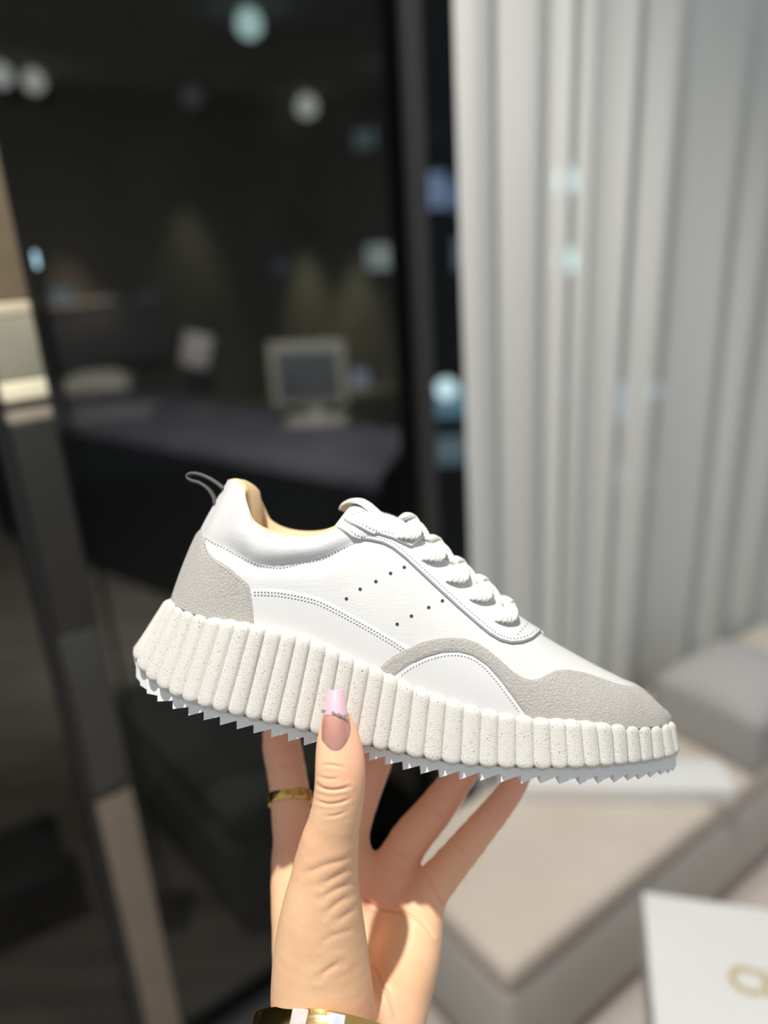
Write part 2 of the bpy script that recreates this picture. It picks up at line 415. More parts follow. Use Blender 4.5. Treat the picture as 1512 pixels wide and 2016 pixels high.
# ---- overlays
def inside(poly, pts):
    x, y = pts[:, 0], pts[:, 1]; r = np.zeros(len(pts), bool); j = len(poly) - 1
    for i in range(len(poly)):
        xi, yi = poly[i]; xj, yj = poly[j]
        c = ((yi > y) != (yj > y)) & (x < (xj - xi) * (y - yi) / (yj - yi + 1e-12) + xi); r ^= c; j = i
    return r
def dist_poly(poly, pts, closed=True):
    a = poly; b = np.roll(poly, -1, 0) if closed else poly[1:]
    if not closed: a = poly[:-1]
    ab = b - a; d2 = np.full(len(pts), 1e18)
    for i in range(len(a)):
        w = pts - a[i]; h = np.clip((w @ ab[i]) / (ab[i] @ ab[i] + 1e-12), 0, 1)
        d2 = np.minimum(d2, ((w - h[:, None] * ab[i]) ** 2).sum(1))
    return np.sqrt(d2)
def panel(name, poly, th, mat, base_h=0.0, res=6.0, soft=3.0, edge_mat=None, smooth_poly=True, pair=True):
    P = np.asarray(poly, float)
    if smooth_poly: P = catmull(P, len(P) * 8, closed=True)
    P = resample(np.vstack([P, P[:1]]), 4.0)[:-1]
    lo, hi = P.min(0), P.max(0)
    gx, gy = np.meshgrid(np.arange(lo[0], hi[0], res), np.arange(lo[1], hi[1], res))
    gx[::2] += res / 2; Q = np.stack([gx.ravel(), gy.ravel()], -1)
    Q = Q[inside(P, Q)]; Q = Q[dist_poly(P, Q) > soft + 1.5]
    tn = np.roll(P, -1, 0) - np.roll(P, 1, 0); tn /= np.linalg.norm(tn, axis=1)[:, None] + 1e-9
    nm = np.stack([-tn[:, 1], tn[:, 0]], -1)
    R = np.concatenate([P + nm * soft, P - nm * soft]); R = R[inside(P, R)]; R = R[dist_poly(P, R) > soft * .85]
    allp = np.concatenate([P, R, Q]); n = len(P)
    vo, eo, fo, *_ = delaunay_2d_cdt([Vector(p) for p in allp], [(i, (i + 1) % n) for i in range(n)], [], 1, 1e-4)
    uv = np.array([tuple(v) for v in vo]); fo = [tuple(f) for f in fo]
    d = dist_poly(P, uv)
    h = base_h + th * (.5 + .5 * np.sin(np.clip(d / soft, 0, 1) * np.pi / 2))
    s, t = inv(uv); N = S_n(s, t); base = S(s, t)
    top = base + N * h[:, None]
    cnt = {}
    for f in fo:
        for a, b in zip(f, f[1:] + f[:1]): cnt[(a, b)] = 1
    bd = [e for e in cnt if (e[1], e[0]) not in cnt]
    low = base - N * .0008
    V = np.concatenate([top, low]); m = len(top)
    # orient faces towards the viewer (depth decreasing)
    F = []
    for f in fo:
        a, b, c = (uv[i] for i in f[:3]); cr = (b[0] - a[0]) * (c[1] - a[1]) - (b[1] - a[1]) * (c[0] - a[0])
        F.append(f if cr < 0 else f[::-1])
    nf = len(F)
    F += [(a, b, b + m, a + m) for a, b in bd]
    res_o = []
    for Vw, Fw in ([both(V, F)] if not pair else [(c2w(V), F), (c2w(mir(V)), [f[::-1] for f in F])]):
        o = mk(name, Vw, Fw, mat, shoe)
        if edge_mat:
            o.data.materials.append(edge_mat); k = len(F)
            for i, p in enumerate(o.data.polygons):
                if (i % k) >= nf: p.material_index = 1
        fix_normals(o)
        o.data.set_sharp_from_angle(angle=math.radians(55)); res_o.append(o)
    return res_o[0]

low_seam = [(490,1158),(520,1159),(551,1161),(596,1169),(633,1180),(684,1206),(733,1233),(777,1259),(805,1278)]
panel('side_panel', [(484,1164),(497,1160),(520,1159.5),(551,1161),(596,1169),(633,1180),(684,1206),(733,1233),(777,1259),(815,1282),(815,1320),(800,1354),(745,1330),(690,1302),(630,1272),(565,1254),(505,1244),(484,1240)], .0006, leather_edge, soft=4)
heel_poly = [(398,1042),(401,1058),(404,1074),(411,1087),(420,1097),(434,1106),(449,1115),(473,1136),(486,1147),(493,1158),(497,1180),(500,1205),(502,1238),(470,1236),(430,1228),(400,1219),(370,1208),(345,1195),(325,1185),(340,1140),(355,1105),(370,1075),(385,1050)]
hc = panel('heel_counter', heel_poly, .0011, suede, soft=4, edge_mat=suede_edge, smooth_poly=False, pair=False); hc['label'] = 'beige suede heel counter'
toe_poly = [(748,1313),(762,1300),(780,1288),(803,1277),(830,1264),(860,1257),(890,1255),(915,1257),(938,1265),(960,1279),(985,1300),(1008,1321),(1028,1334),(1046,1339),(1062,1336),(1078,1327),(1095,1320),(1118,1319),(1150,1325),(1180,1335),(1210,1346),(1236,1352),(1252,1352),(1262,1344),
            (1290,1370),(1312,1395),(1330,1425),(1310,1434),(1250,1437),(1180,1434),(1120,1428),(1070,1423),(1040,1419),(1034,1404),(1010,1371),(986,1339),(959,1309),(931,1290),(903,1283),(871,1284),(836,1294),(804,1310),(782,1326),(768,1338)]
tp = panel('toe_overlay', toe_poly, .0012, suede, soft=4, edge_mat=suede_edge, smooth_poly=False, pair=False); tp['label'] = 'beige suede toe overlay'
panel('vamp_inset', [(770,1334),(785,1325),(806,1310),(838,1295),(872,1285.5),(903,1284.5),(930,1292),(957,1311),(984,1341),(1008,1373),(1032,1406),(1036,1416),(1000,1410),(940,1398),(880,1381),(820,1360)], .0007, leather_edge, soft=4, smooth_poly=False)
eye_low = [(664,1040),(676,1048),(690,1057),(708,1062),(730,1065),(752,1070),(772,1080),(796,1099),(850,1150),(900,1196),(940,1231),(962,1249),(982,1261),(1003,1267),(1025,1266),(1045,1259),(1060,1247)]
eye_up = [(1066,1236),(1040,1228),(1005,1200),(965,1168),(918,1131),(870,1090),(830,1056),(798,1030),(780,1020),(755,1012),(725,1012),(700,1018),(678,1029)]
cut_edge = Mat('shaded_cut_leather_edge', (.42, .45, .46), .8).m  # bluish grey puts the shadow on the cut edge into its colour
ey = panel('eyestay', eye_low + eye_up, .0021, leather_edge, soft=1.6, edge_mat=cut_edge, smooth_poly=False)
tab_poly = [(678,1029),(684,1035),(709,1044),(743,1056),(771,1065),(787,1073),(805,1082),(830,1063),(818,1050),(800,1034),(784,1021),(766,1010),(743,1006),(709,1012),(684,1022)]
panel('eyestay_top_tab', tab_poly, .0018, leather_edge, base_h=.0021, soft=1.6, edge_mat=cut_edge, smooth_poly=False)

# ---- stitching: short thread dashes, one mesh per seam
def stitches(path, h, step=6.6, ln=4.4, wd=1.7, parent=None, wob=0.0, ht=.00045):
    P = resample(catmull(path, len(path) * 8), .5)
    L = np.arange(0, (len(P) - 1) * .5 - ln, step)
    parts = []
    for q, l in enumerate(L):
        i0, i1 = int(l / .5), int((l + ln) / .5); a, b = P[i0], P[min(i1, len(P) - 1)]
        dr = (b - a) / (np.linalg.norm(b - a) + 1e-9); nr = np.array([-dr[1], dr[0]])
        if wob: a = a + nr * wob; b = b - nr * wob
        m = (a + b) / 2
        uv = np.array([a - dr * .3, m + nr * wd / 2, b + dr * .3, m - nr * wd / 2, a + dr * 1. + nr * wd / 2, b - dr * 1. + nr * wd / 2, b - dr * 1. - nr * wd / 2, a + dr * 1. - nr * wd / 2])
        parts.append(uv)
    if not parts: return
    uv = np.concatenate(parts); s, t = inv(uv); N = S_n(s, t); Bp = S(s, t)
    V = []; F = []
    for q in range(len(parts)):
        i = q * 8; n = N[i + 1]
        ring = [0, 4, 1, 5, 2, 6, 3, 7]
        lowp = Bp[i:i + 8] + n * h; c = Bp[i:i + 8].mean(0) + n * (h + ht)
        o = len(V)
        for k in ring: V.append(lowp[k] - n * .0003)
        for k in ring: V.append(c + (lowp[k] - n * h - Bp[i:i + 8].mean(0)) * .62)
        for k in range(8): F.append((o + k, o + (k + 1) % 8, o + 8 + (k + 1) % 8, o + 8 + k))
        F.append(tuple(o + 8 + k for k in range(8)))
    Vw, Fw = both(np.array(V), F)
    o = mk('stitching', Vw, Fw, thread, parent or shoe); o['kind'] = 'stuff'
    return fix_normals(o)
collar_seam = [(405,1059),(420,1068),(440,1078),(460,1089),(477,1098),(500,1108),(521,1115),(547,1118),(566,1116),(584,1111),(606,1104),(629,1096),(648,1089),(666,1081),(699,1069)]
stitches(collar_seam, 0.0, wob=.6)
ls = np.array(low_seam, float)
stitches(np.vstack([[500, 1159], ls[1:]]) + np.array([0, 6.0]), .0006, wob=.7); stitches(np.vstack([[502, 1159], ls[1:]]) + np.array([-1.5, 12.0]), .0006, wob=.7)
stitches([(404,1056),(408,1082),(420,1101),(444,1119),(468,1139),(485,1156),(490,1180),(494,1205),(496,1225)], .0011, ln=3.6, wd=1.2)
stitches([(790,1328),(812,1313),(840,1300),(872,1291),(902,1290),(928,1297),(953,1315),(979,1344),(1003,1376),(1024,1404)], .0007, wob=.7)
el = np.array(eye_low, float)
stitches([(684,1045),(696,1052),(712,1056),(732,1059),(756,1065),(776,1074),(800,1094),(853,1143),(903,1189),(943,1224),(965,1242),(984,1254),(1003,1260),(1023,1259),(1041,1252),(1053,1243)], .0021, ln=4.0, wd=1.9)
stitches([(1014,1254),(1020,1246),(1029,1237),(1037,1229)], .0021, ln=4.0, wd=1.9)
stitches([(775,1018),(766,1015),(743,1011),(712,1016),(692,1025),(700,1034),(745,1049),(774,1059),(790,1067),(804,1075),(815,1065)], .0039, ln=4.2, wd=1.9)

# ---- perforations: dark discs, the shade of the holes put into their colour
for (u, v) in [(796,1117),(769,1129),(740,1145),(709,1160),(682,1179),(871,1183),(844,1196),(810,1213),(782,1229)]:
    th = np.linspace(0, 2 * np.pi, 12, endpoint=False)
    rr = [3.6, 3.0, 2.2, 0.6]; hh = [.00003, .00022, .00012, .00008]
    V = []
    for r, h in zip(rr, hh): V.append(surf(np.stack([u + r * np.cos(th), v + r * np.sin(th)], -1), h))
    F = [(k * 12 + i, k * 12 + (i + 1) % 12, (k + 1) * 12 + (i + 1) % 12, (k + 1) * 12 + i) for k in range(3) for i in range(12)] + [tuple(36 + i for i in range(12))]
    V = np.concatenate(V); fix_normals(mk('perforation', c2w(V), F, hole_m, shoe)); fix_normals(mk('perforation', c2w(mir(V)), F, hole_m, shoe))

# ---- tongue
TE = np.array([(1000,1206,.006),(920,1150,.010),(850,1092,.0125),(795,1046,.0145),(735,1034,.017),(692,1038,.0195),(666,1043,.0195),(651,1046,.018)], float)
TC = np.array([(1003,1202),(926,1143),(856,1079),(800,1030),(752,1009),(716,999),(699,996),(688,999)], float)
te, tcn = catmull(TE, 50), catmull(TC, 50); th = np.linspace(0, np.pi / 2, 14)
E = nw(te[:, 0], te[:, 1], te[:, 2]); C = nw(tcn[:, 0], tcn[:, 1], 0 * tcn[:, 0])
tg = []
for a in th:
    p = E + (C - E) * np.sin(a); p[:, 2] = DM - te[:, 2] * np.cos(a); tg.append(p)
tg = np.stack(tg, 1)
inn = tg.copy(); inn[..., 1] -= .004; inn[..., 2] = DM - (DM - inn[..., 2]) * .8; inn[-3:, :, 0] += .002
tg2 = np.concatenate([tg, inn[::-1]], 0)
V, F = both(tg2, grid_faces(100, 14))
tongue = fix_normals(mk('tongue', V, F, leather_edge, shoe)); tongue['label'] = 'padded white leather tongue'

# ---- laces
def lace(path_uvw, ra=.0036, rb=.0016, nrm=(0, .35, -1), farcopy=True, name='lace'):
    P = catmull(np.asarray(path_uvw, float), len(path_uvw) * 10)
    C3 = nw(P[:, 0], P[:, 1], P[:, 2]); C3 = resample(C3, .0004)
    V, F = sweep(C3, ra, rb, np.array(nrm, float), 20, True, .16, 2 * np.pi / .0023)
    o = fix_normals(mk(name, c2w(V), F, lace_m, shoe))
    if farcopy: fix_normals(mk(name, c2w(mir(V)), F, lace_m, shoe))
    return o
EY = [(778,1049),(826,1092),(872,1134),(918,1170),(967,1212)]
for i, (u, v) in enumerate(EY):
    s_, t_ = inv(np.array([(u + 3, v)])); w0 = S_uvw(s_, t_)[2][0] + .0012 + (.0018 if i == 0 else 0)
    lace([(u - 5, v + 5, w0 - .003), (u + 1, v + 1, w0 + .0006), (u + 14, v - 1, w0 + .0026), (u + 28, v + 1, w0 + .0018), (u + 38, v + 0, w0 - .0015), (u + 40, v - 12, w0 - .006), (u + 34, v - 24, .003), (u + 26, v - 30, -.004), (u + 16, v - 32, -.010)], nrm=(.15, .55, -1))
    # eyelet hole
    th = np.linspace(0, 2 * np.pi, 14, endpoint=False)
    ring = np.stack([u + 1 + 6.5 * np.cos(th), v + 3 + 6.5 * np.sin(th)], -1)
    V = surf(ring, .0022 + (.0017 if i == 0 else 0)); V2 = surf(ring * .7 + np.array([u + 1, v + 3]) * .3, .0017 + (.0017 if i == 0 else 0))
    F = [(k, (k + 1) % 14, 14 + (k + 1) % 14, 14 + k) for k in range(14)] + [tuple(14 + k for k in range(14))]
    V = np.concatenate([V, V2]); fix_normals(mk('eyelet', c2w(V), F, thread, shoe)); fix_normals(mk('eyelet', c2w(mir(V)), F, thread, shoe))
# crossing runs over the tongue, forming the ridge line
for i in range(4):
    (u0, v0), (u1, v1) = EY[i], EY[i + 1]
    lace([(u0 + 36, v0 - 8, .012), (u0 + 38, v0 - 17, .006), (u0 + 42, v0 - 18, .0), (u0 + 52, v0 - 4, -.004), (u1 + 16, v1 - 28, -.009)], ra=.0034, rb=.0017, nrm=(.4, 1, -.3))
    lace([(u0 + 30, v0 - 20, -.006), (u0 + 38, v0 - 20, .0), (u0 + 52, v0 - 6, .005), (u1 + 24, v1 - 14, .009), (u1 + 36, v1 - 3, .010)], ra=.0034, rb=.0016, nrm=(.4, 1, -.6))
lace([(758,1024,.012), (746,1014,.011), (734,1004,.009), (722,994,.006), (708,987,.002), (694,987,-.004), (683,993,-.010), (678,1003,-.015)], ra=.0030, rb=.0015, nrm=(.2, 1, -.5), farcopy=False)

# ---- heel pull loop
lp = np.array([(440,962,.0),(428,952,.0),(412,942,.0),(392,934,.0),(376,933,.0),(370,939,.0),(378,946,.0),(394,951,.0),(410,962,.0),(421,978,.0),(424,992,.0)], float)
P = catmull(lp, 90); C3 = nw(P[:, 0], P[:, 1], P[:, 2])
tan = np.gradient(C3, axis=0); nrm = np.stack([-tan[:, 1], tan[:, 0], 0 * tan[:, 0]], -1)
V, F = sweep(C3, .0045, .0011, nrm, 12)
pl = fix_normals(mk('heel_loop', c2w(V), F, loop_m, shoe)); pl['label'] = 'grey webbing pull loop'

# ---- midsole: fluted ribs
BU = [262,267,284,305,329,355,384,414,445,479,511,543,575,607,638,669,700,731,762,798,833,869,907,943,980,1016,1052,1087,1119,1153,1183,1210,1236,1262,1284,1308,1328,1334]
TU = [334,341,352,367,387,410,438,466,496,525,557,586,614,644,671,700,729,758,785,816,848,880,914,949,982,1016,1050,1082,1113,1143,1173,1203,1230,1254,1278,1298,1314,1322]
bot_c = np.array([(262,1287),(267,1308),(284,1334),(305,1352),(329,1369),(355,1382),(384,1393),(414,1402),(447,1411),(481,1419),(514,1427),(562,1437),(625,1452),(700,1471),(780,1489),(816,1497),(851,1504),(887,1510),(927,1514),(962,1516),(998,1518),(1036,1520),(1072,1520),(1105,1519),(1137,1518),(1169,1517),(1197,1514),(1224,1512),(1252,1508),(1276,1506),(1296,1500),(1316,1497),(1330,1491),(1335,1480)], float)
top_c = np.array([(333,1176),(345,1184),(370,1196),(403,1209),(462,1221),(503,1229),(562,1240),(618,1256),(677,1284),(736,1312),(795,1340),(820,1352),(883,1374),(951,1393),(1018,1405),(1082,1413),(1145,1417),(1208,1422),(1256,1425),(1296,1425),(1315,1420),(1322,1416)], float)
BV = np.interp(BU, bot_c[:, 0], bot_c[:, 1]); TV = np.interp(TU, top_c[:, 0], top_c[:, 1])
NB = len(BU)
cumA = np.array([0, .0088, .0165, .0234, .0296, .0350, .0393, .0425]); cumB = np.array([0, .0087, .0158, .0220, .0285, .0340, .0392, .0435, .0466])
WB = np.interp(np.arange(NB), [8, 14, 18, 23, 26, NB - 1 - 9], [.0437, .0435, .0440, .0470, .0484, .0484])
WB[:8] = cumA; WB[NB - 9:] = cumB[::-1]
WT = WB * .93
BP = nw(np.array(BU, float), BV, WB); TP = nw(np.array(TU, float), TV, WT)
mid_o = None
# core body of the midsole
ins = .0012
core_t = nw(np.array(TU, float), TV + 3, np.maximum(WT - ins, 0)); core_b = nw(np.array(BU, float), BV - 12, np.maximum(WB - ins, 0))
cen_t = core_t.copy(); cen_t[:, 2] = DM; cen_b = core_b.copy(); cen_b[:, 2] = DM
V, F = both(np.stack([cen_t, core_t, core_b, cen_b], 1), grid_faces(NB, 4))
mid_o = fix_normals(mk('midsole', V, F, rubber, shoe)); mid_o['label'] = 'thick cream speckled midsole'
NA, NBR = 11, 22
aa = np.linspace(0, 1, NA); bb = np.linspace(0, 1, NBR)
bb = .5 - .5 * np.cos(np.pi * bb); bb = .35 * bb + .65 * np.linspace(0, 1, NBR)
for i in range(NB - 1):
    b0, b1, t0, t1 = BP[i], BP[i + 1], TP[i], TP[i + 1]
    hgt = np.linalg.norm((t0 + t1 - b0 - b1) / 2); wid = np.linalg.norm(b1 - b0)
    n = np.cross((b1 - b0) + (t1 - t0), (t0 + t1) - (b0 + b1)); n /= np.linalg.norm(n)
    cen = np.array([0, 0, DM])
    out = (b0 + b1) / 2 - np.array([nw(800, 1450, 0)[0], 0, DM]); out[1] = 0
    if n @ out < 0: n = -n
    r_end = .0042
    V = np.zeros((NA, NBR, 3))
    for q, b in enumerate(bb):
        dist = min(b, 1 - b) * hgt
        e = 1.0 if dist > r_end else math.sqrt(max(0, 1 - (1 - dist / r_end) ** 2))
        l, r = b0 + (t0 - b0) * b, b1 + (t1 - b1) * b
        for p, a in enumerate(aa):
            x = 2 * a - 1; bul = math.sqrt(max(0, 1 - abs(x) ** 2.6 * .985))
            bulge = (.215 * wid + .0006) * bul
            V[p, q] = l + (r - l) * a + n * (bulge * e - .0022 * (1 - e) - .0002)
            # scallop: round the outline at both ends
            if b < .5: V[p, q] += (t0 - b0) / hgt * (.0034 * (abs(x) ** 2.4) * (1 - b * 2) ** 6)
            else: V[p, q] -= (t0 - b0) / hgt * (.0016 * (abs(x) ** 2.2) * (b * 2 - 1) ** 6)
    # close top and bottom towards the inside
    inner_t = V[:, -1] - n * .006; inner_b = V[:, 0] - n * .006
    G = np.concatenate([inner_b[:, None], V, inner_t[:, None]], 1)
    Fq = grid_faces(NA, NBR + 2)
    fix_normals(mk('rib', c2w(G.reshape(-1, 3)), Fq, rubber, mid_o)); fix_normals(mk('rib', c2w(mir(G.reshape(-1, 3))), Fq, rubber, mid_o))

# ---- outsole: saw-tooth tread lugs across the width
TIP = [(268,1333),(276,1349),(289,1365),(310,1381),(340,1396),(371,1409),(401,1418),(433,1428),(466,1436),(499,1444),(534,1452),(567,1460),(598,1468),(630,1475),(662,1483),(695,1491),(727,1498),(758,1506),(793,1516),(828,1524),(865,1531),(905,1535),(945,1537),(986,1540),(1026,1543),(1064,1543),(1101,1544),(1141,1545),(1177,1543),(1209,1541),(1236,1537),(1257,1535),(1280,1531),(1300,1526),(1315,1523),(1325,1518),(1331,1513)]
TIP = np.array(TIP, float)
bw = np.interp(TIP[:, 0], BU, WB); bwi = np.maximum(bw - .0042, .001)
bvv = np.interp(TIP[:, 0], BU, BV)
orim_u = np.array(BU, float)
ro_t = nw(orim_u, BV - 8, np.maximum(WB - .0040, 0)); ro_b = nw(orim_u, BV + 3, np.maximum(WB - .0055, 0))
cb, cbt = ro_b.copy(), ro_t.copy(); cb[:, 2] = DM; cbt[:, 2] = DM
V, F = both(np.stack([cbt, ro_t, ro_b, cb], 1), grid_faces(NB, 4))
outs = fix_normals(mk('outsole', V, F, outrub, shoe)); outs['label'] = 'white saw-toothed outsole'
for i in range(len(TIP) - 1):
    u0, v0 = TIP[i]; u1, v1 = TIP[i + 1]
    w0, w1 = bwi[i], bwi[i + 1]
    rise = min(17, max(6, (u1 - u0) * .55))
    # profile at the near edge: top-left, tip, notch, top-right (camera frame), extruded across the shoe
    tl = nw(u0, bvv[i] - 8, w0); ti = nw(u0, v0, w0); no = nw(u1, v1 - rise, w1); tr = nw(u1, bvv[i + 1] - 8, w1)
    V = np.array([tl, ti, no, tr]); Vall = c2w(np.concatenate([V, mir(V)]))
    F = [(0, 1, 2, 3), (7, 6, 5, 4), (0, 4, 5, 1), (1, 5, 6, 2), (2, 6, 7, 3), (3, 7, 4, 0)]
    fix_normals(mk('tread_lug', Vall, F, outrub, outs, smooth=False))
# ================================================================== HAND (implicit surface, camera frame)
def seg(pts, flat=1.0):
    """chain of (u, v, depth, half width in px) -> list of round cones"""
    pts = catmull(np.array(pts, float), (len(pts) - 1) * 3 + 1)
    q = [(pc(u, v, d), hw * d / FPX) for u, v, d, hw in pts]
    return [(q[i][0], q[i + 1][0], q[i][1], q[i + 1][1], flat) for i in range(len(q) - 1)]
THUMB = seg([(664,1424,.3905,29),(667,1462,.3890,41),(670,1505,.3870,46.5),(669,1550,.3870,47),(662,1600,.3890,48),(650,1655,.3935,52),(641,1712,.401,59)], .84)
THENAR = seg([(650,1655,.3935,50),(641,1712,.3975,60),(634,1790,.403,77),(632,1870,.408,90),(634,1960,.411,99),(640,2060,.410,98)], .86)
PALM = [seg([(583,1690,.470,40),(592,1820,.455,46),(602,1990,.437,55)]), seg([(684,1695,.484,44),(670,1840,.472,48),(650,2000,.440,60)]),
        seg([(765,1732,.483,45),(735,1850,.472,48),(700,2000,.440,60)]), seg([(822,1790,.471,41),(805,1850,.463,45),(760,2000,.446,55)]),
        seg([(812,1850,.456,39),(797,1905,.449,45),(765,2020,.439,54)])]
FOREARM = [seg([(612,2050,.424,84),(600,2250,.404,80),(590,2700,.358,95)]), seg([(737,2030,.436,82),(700,2250,.408,80),(690,2700,.362,95)]),
           seg([(675,2040,.426,90),(650,2250,.406,88),(640,2700,.360,105)])]
INDEX = seg([(581,1690,.470,38.5),(575,1625,.476,37.5),(569,1550,.483,37),(553,1462,.493,36.5),(541,1400,.503,34),(533,1330,.510,30)])
MIDDLE = seg([(682,1698,.484,42),(690,1632,.488,37),(716,1550,.493,35.5),(741,1482,.498,34),(754,1415,.506,31),(764,1350,.511,28)])
RINGF = seg([(764,1735,.482,42),(804,1658,.486,38),(852,1600,.490,35),(903,1530,.496,30),(935,1472,.505,26),(950,1415,.511,23)])
PINKY = seg([(822,1795,.470,40),(850,1748,.472,37),(908,1678,.475,32),(966,1608,.477,27.5),(1006,1558,.478,22.5),(1030,1518,.477,17),(1042,1488,.474,13)])
H = .0010
LO = np.array([-.078, -.405, .330]); HI = np.array([.104, -.078, .524])
NX = np.ceil((HI - LO) / H).astype(int)
gx, gy, gz = ((LO[i] + H * np.arange(NX[i])).astype(np.float32) for i in range(3))
def cone_sdf(p, a, b, ra, rb, flat):
    sc = np.array([1, 1, 1 / flat], np.float32)
    a = (a * sc).astype(np.float32); b = (b * sc).astype(np.float32); P = p * sc
    ab = b - a; h = np.clip(((P - a) @ ab) / (ab @ ab), 0, 1)
    return np.linalg.norm(P - a - h[..., None] * ab, axis=-1) - (ra + (rb - ra) * h)
def smin(a, b, k):
    h = np.clip(.5 + .5 * (b - a) / k, 0, 1); return b * (1 - h) + a * h - k * h * (1 - h)
def field(prims, k):
    f = np.full(NX, 1.0, np.float32)
    for a, b, ra, rb, fl in prims:
        m = max(ra, rb) + .014
        lo = np.clip(np.floor((np.minimum(a, b) - m - LO) / H).astype(int), 0, NX); hi = np.clip(np.ceil((np.maximum(a, b) + m - LO) / H).astype(int), 0, NX)
        sl = tuple(slice(l, h) for l, h in zip(lo, hi))
        if min(hi - lo) <= 0: continue
        X, Y, Z = np.meshgrid(gx[sl[0]], gy[sl[1]], gz[sl[2]], indexing='ij')
        d = cone_sdf(np.stack([X, Y, Z], -1), a, b, np.float32(ra), np.float32(rb), fl).astype(np.float32)
        f[sl] = smin(f[sl], d, np.float32(k)); del X, Y, Z, d
    return f
palm_f = field([c for ch in PALM for c in ch] + [c for ch in FOREARM for c in ch], .011)
palm_f = smin(palm_f, field(THENAR, .002), .008)
hand_f = palm_f
for ch, k in ((INDEX, .006), (MIDDLE, .007), (RINGF, .006), (PINKY, .005), (THUMB, .004)):
    hand_f = smin(hand_f, field(ch, .002), k)

def surface_nets(f):
    n = np.array(f.shape); s = f < 0
    c = np.zeros(n - 1, np.int8)
    for dx in (0, 1):
        for dy in (0, 1):
            for dz in (0, 1): c += s[dx:n[0] - 1 + dx, dy:n[1] - 1 + dy, dz:n[2] - 1 + dz]
    act = (c > 0) & (c < 8); idx = np.full(act.shape, -1, np.int32); cells = np.argwhere(act); idx[act] = np.arange(len(cells))
    acc = np.zeros((len(cells), 3)); cnt = np.zeros(len(cells))
    cor = [(0,0,0),(1,0,0),(0,1,0),(1,1,0),(0,0,1),(1,0,1),(0,1,1),(1,1,1)]
    for i in range(8):
        for j in range(i + 1, 8):
            if sum(abs(a - b) for a, b in zip(cor[i], cor[j])) != 1: continue
            pa, pb = cells + cor[i], cells + cor[j]
            va, vb = f[tuple(pa.T)], f[tuple(pb.T)]
            m = (va < 0) != (vb < 0); t = va[m] / (va[m] - vb[m])
            acc[m] += pa[m] + (pb[m] - pa[m]) * t[:, None]; cnt[m] += 1
    V = acc / cnt[:, None]; F = []
    for ax in range(3):
        o1, o2 = [(1, 2), (2, 0), (0, 1)][ax]
        sh = list(n); sh[ax] -= 1
        a = s[tuple(slice(0, -1) if i == ax else slice(None) for i in range(3))]; b = s[tuple(slice(1, None) if i == ax else slice(None) for i in range(3))]
        e = np.argwhere(a != b)
        e = e[(e[:, o1] > 0) & (e[:, o2] > 0) & (e[:, o1] < n[o1] - 1) & (e[:, o2] < n[o2] - 1)]
        fl = a[tuple(e.T)]
        q = []
        for d1, d2 in ((1, 1), (0, 1), (0, 0), (1, 0)):
            g = e.copy(); g[:, o1] -= d1; g[:, o2] -= d2; q.append(idx[tuple(g.T)])
        q = np.stack(q, 1); q[~fl] = q[~fl][:, ::-1]; F.append(q)
    return V, np.concatenate(F)
V, F = surface_nets(hand_f)
HV = LO + V * H; del hand_f, palm_f
def vnormals(V, F):
    n = np.cross(V[F[:, 2]] - V[F[:, 0]], V[F[:, 3]] - V[F[:, 1]]); N = np.zeros_like(V)
    for k in range(4):
        for c in range(3): N[:, c] += np.bincount(F[:, k], n[:, c], len(V))
    return N / (np.linalg.norm(N, axis=1)[:, None] + 1e-12)
# relax the lattice steps a little
nb = np.concatenate([F[:, [0, 1]], F[:, [1, 2]], F[:, [2, 3]], F[:, [3, 0]]])
deg = np.bincount(nb.ravel(), minlength=len(HV)).astype(float)
def relax(V, w):
    a = np.stack([np.bincount(nb[:, 0], V[nb[:, 1], c], len(V)) + np.bincount(nb[:, 1], V[nb[:, 0], c], len(V)) for c in range(3)], -1)
    return V + w * (a / deg[:, None] - V)
for _ in range(4): HV = relax(relax(HV, .5), -.46)
# one Catmull-Clark step for finer creases
n0 = len(HV); ek = np.sort(np.stack([F, np.roll(F, -1, 1)], -1).reshape(-1, 2), 1)
code, inv_e = np.unique(ek[:, 0].astype(np.int64) * n0 + ek[:, 1], return_inverse=True)
em = (HV[code // n0] + HV[code % n0]) / 2; fc_ = HV[F].mean(1)
ei = n0 + inv_e.reshape(-1, 4); fi = n0 + len(em) + np.arange(len(F))
F = np.concatenate([np.stack([F[:, k], ei[:, k], fi, ei[:, k - 1]], 1) for k in range(4)])
HV = np.concatenate([HV, em, fc_])
nb = np.concatenate([F[:, [0, 1]], F[:, [1, 2]], F[:, [2, 3]], F[:, [3, 0]]]); deg = np.bincount(nb.ravel(), minlength=len(HV)).astype(float)
for _ in range(3): HV = relax(relax(HV, .5), -.42)
HN = vnormals(HV, F)
px_u = HV[:, 0] / HV[:, 2] * FPX + CU; px_v = CV - HV[:, 1] / HV[:, 2] * FPX; UVH = np.stack([px_u, px_v], -1)
facing = np.clip(-HN[:, 2] * 2.0, 0, 1)
red = np.zeros(len(HV))
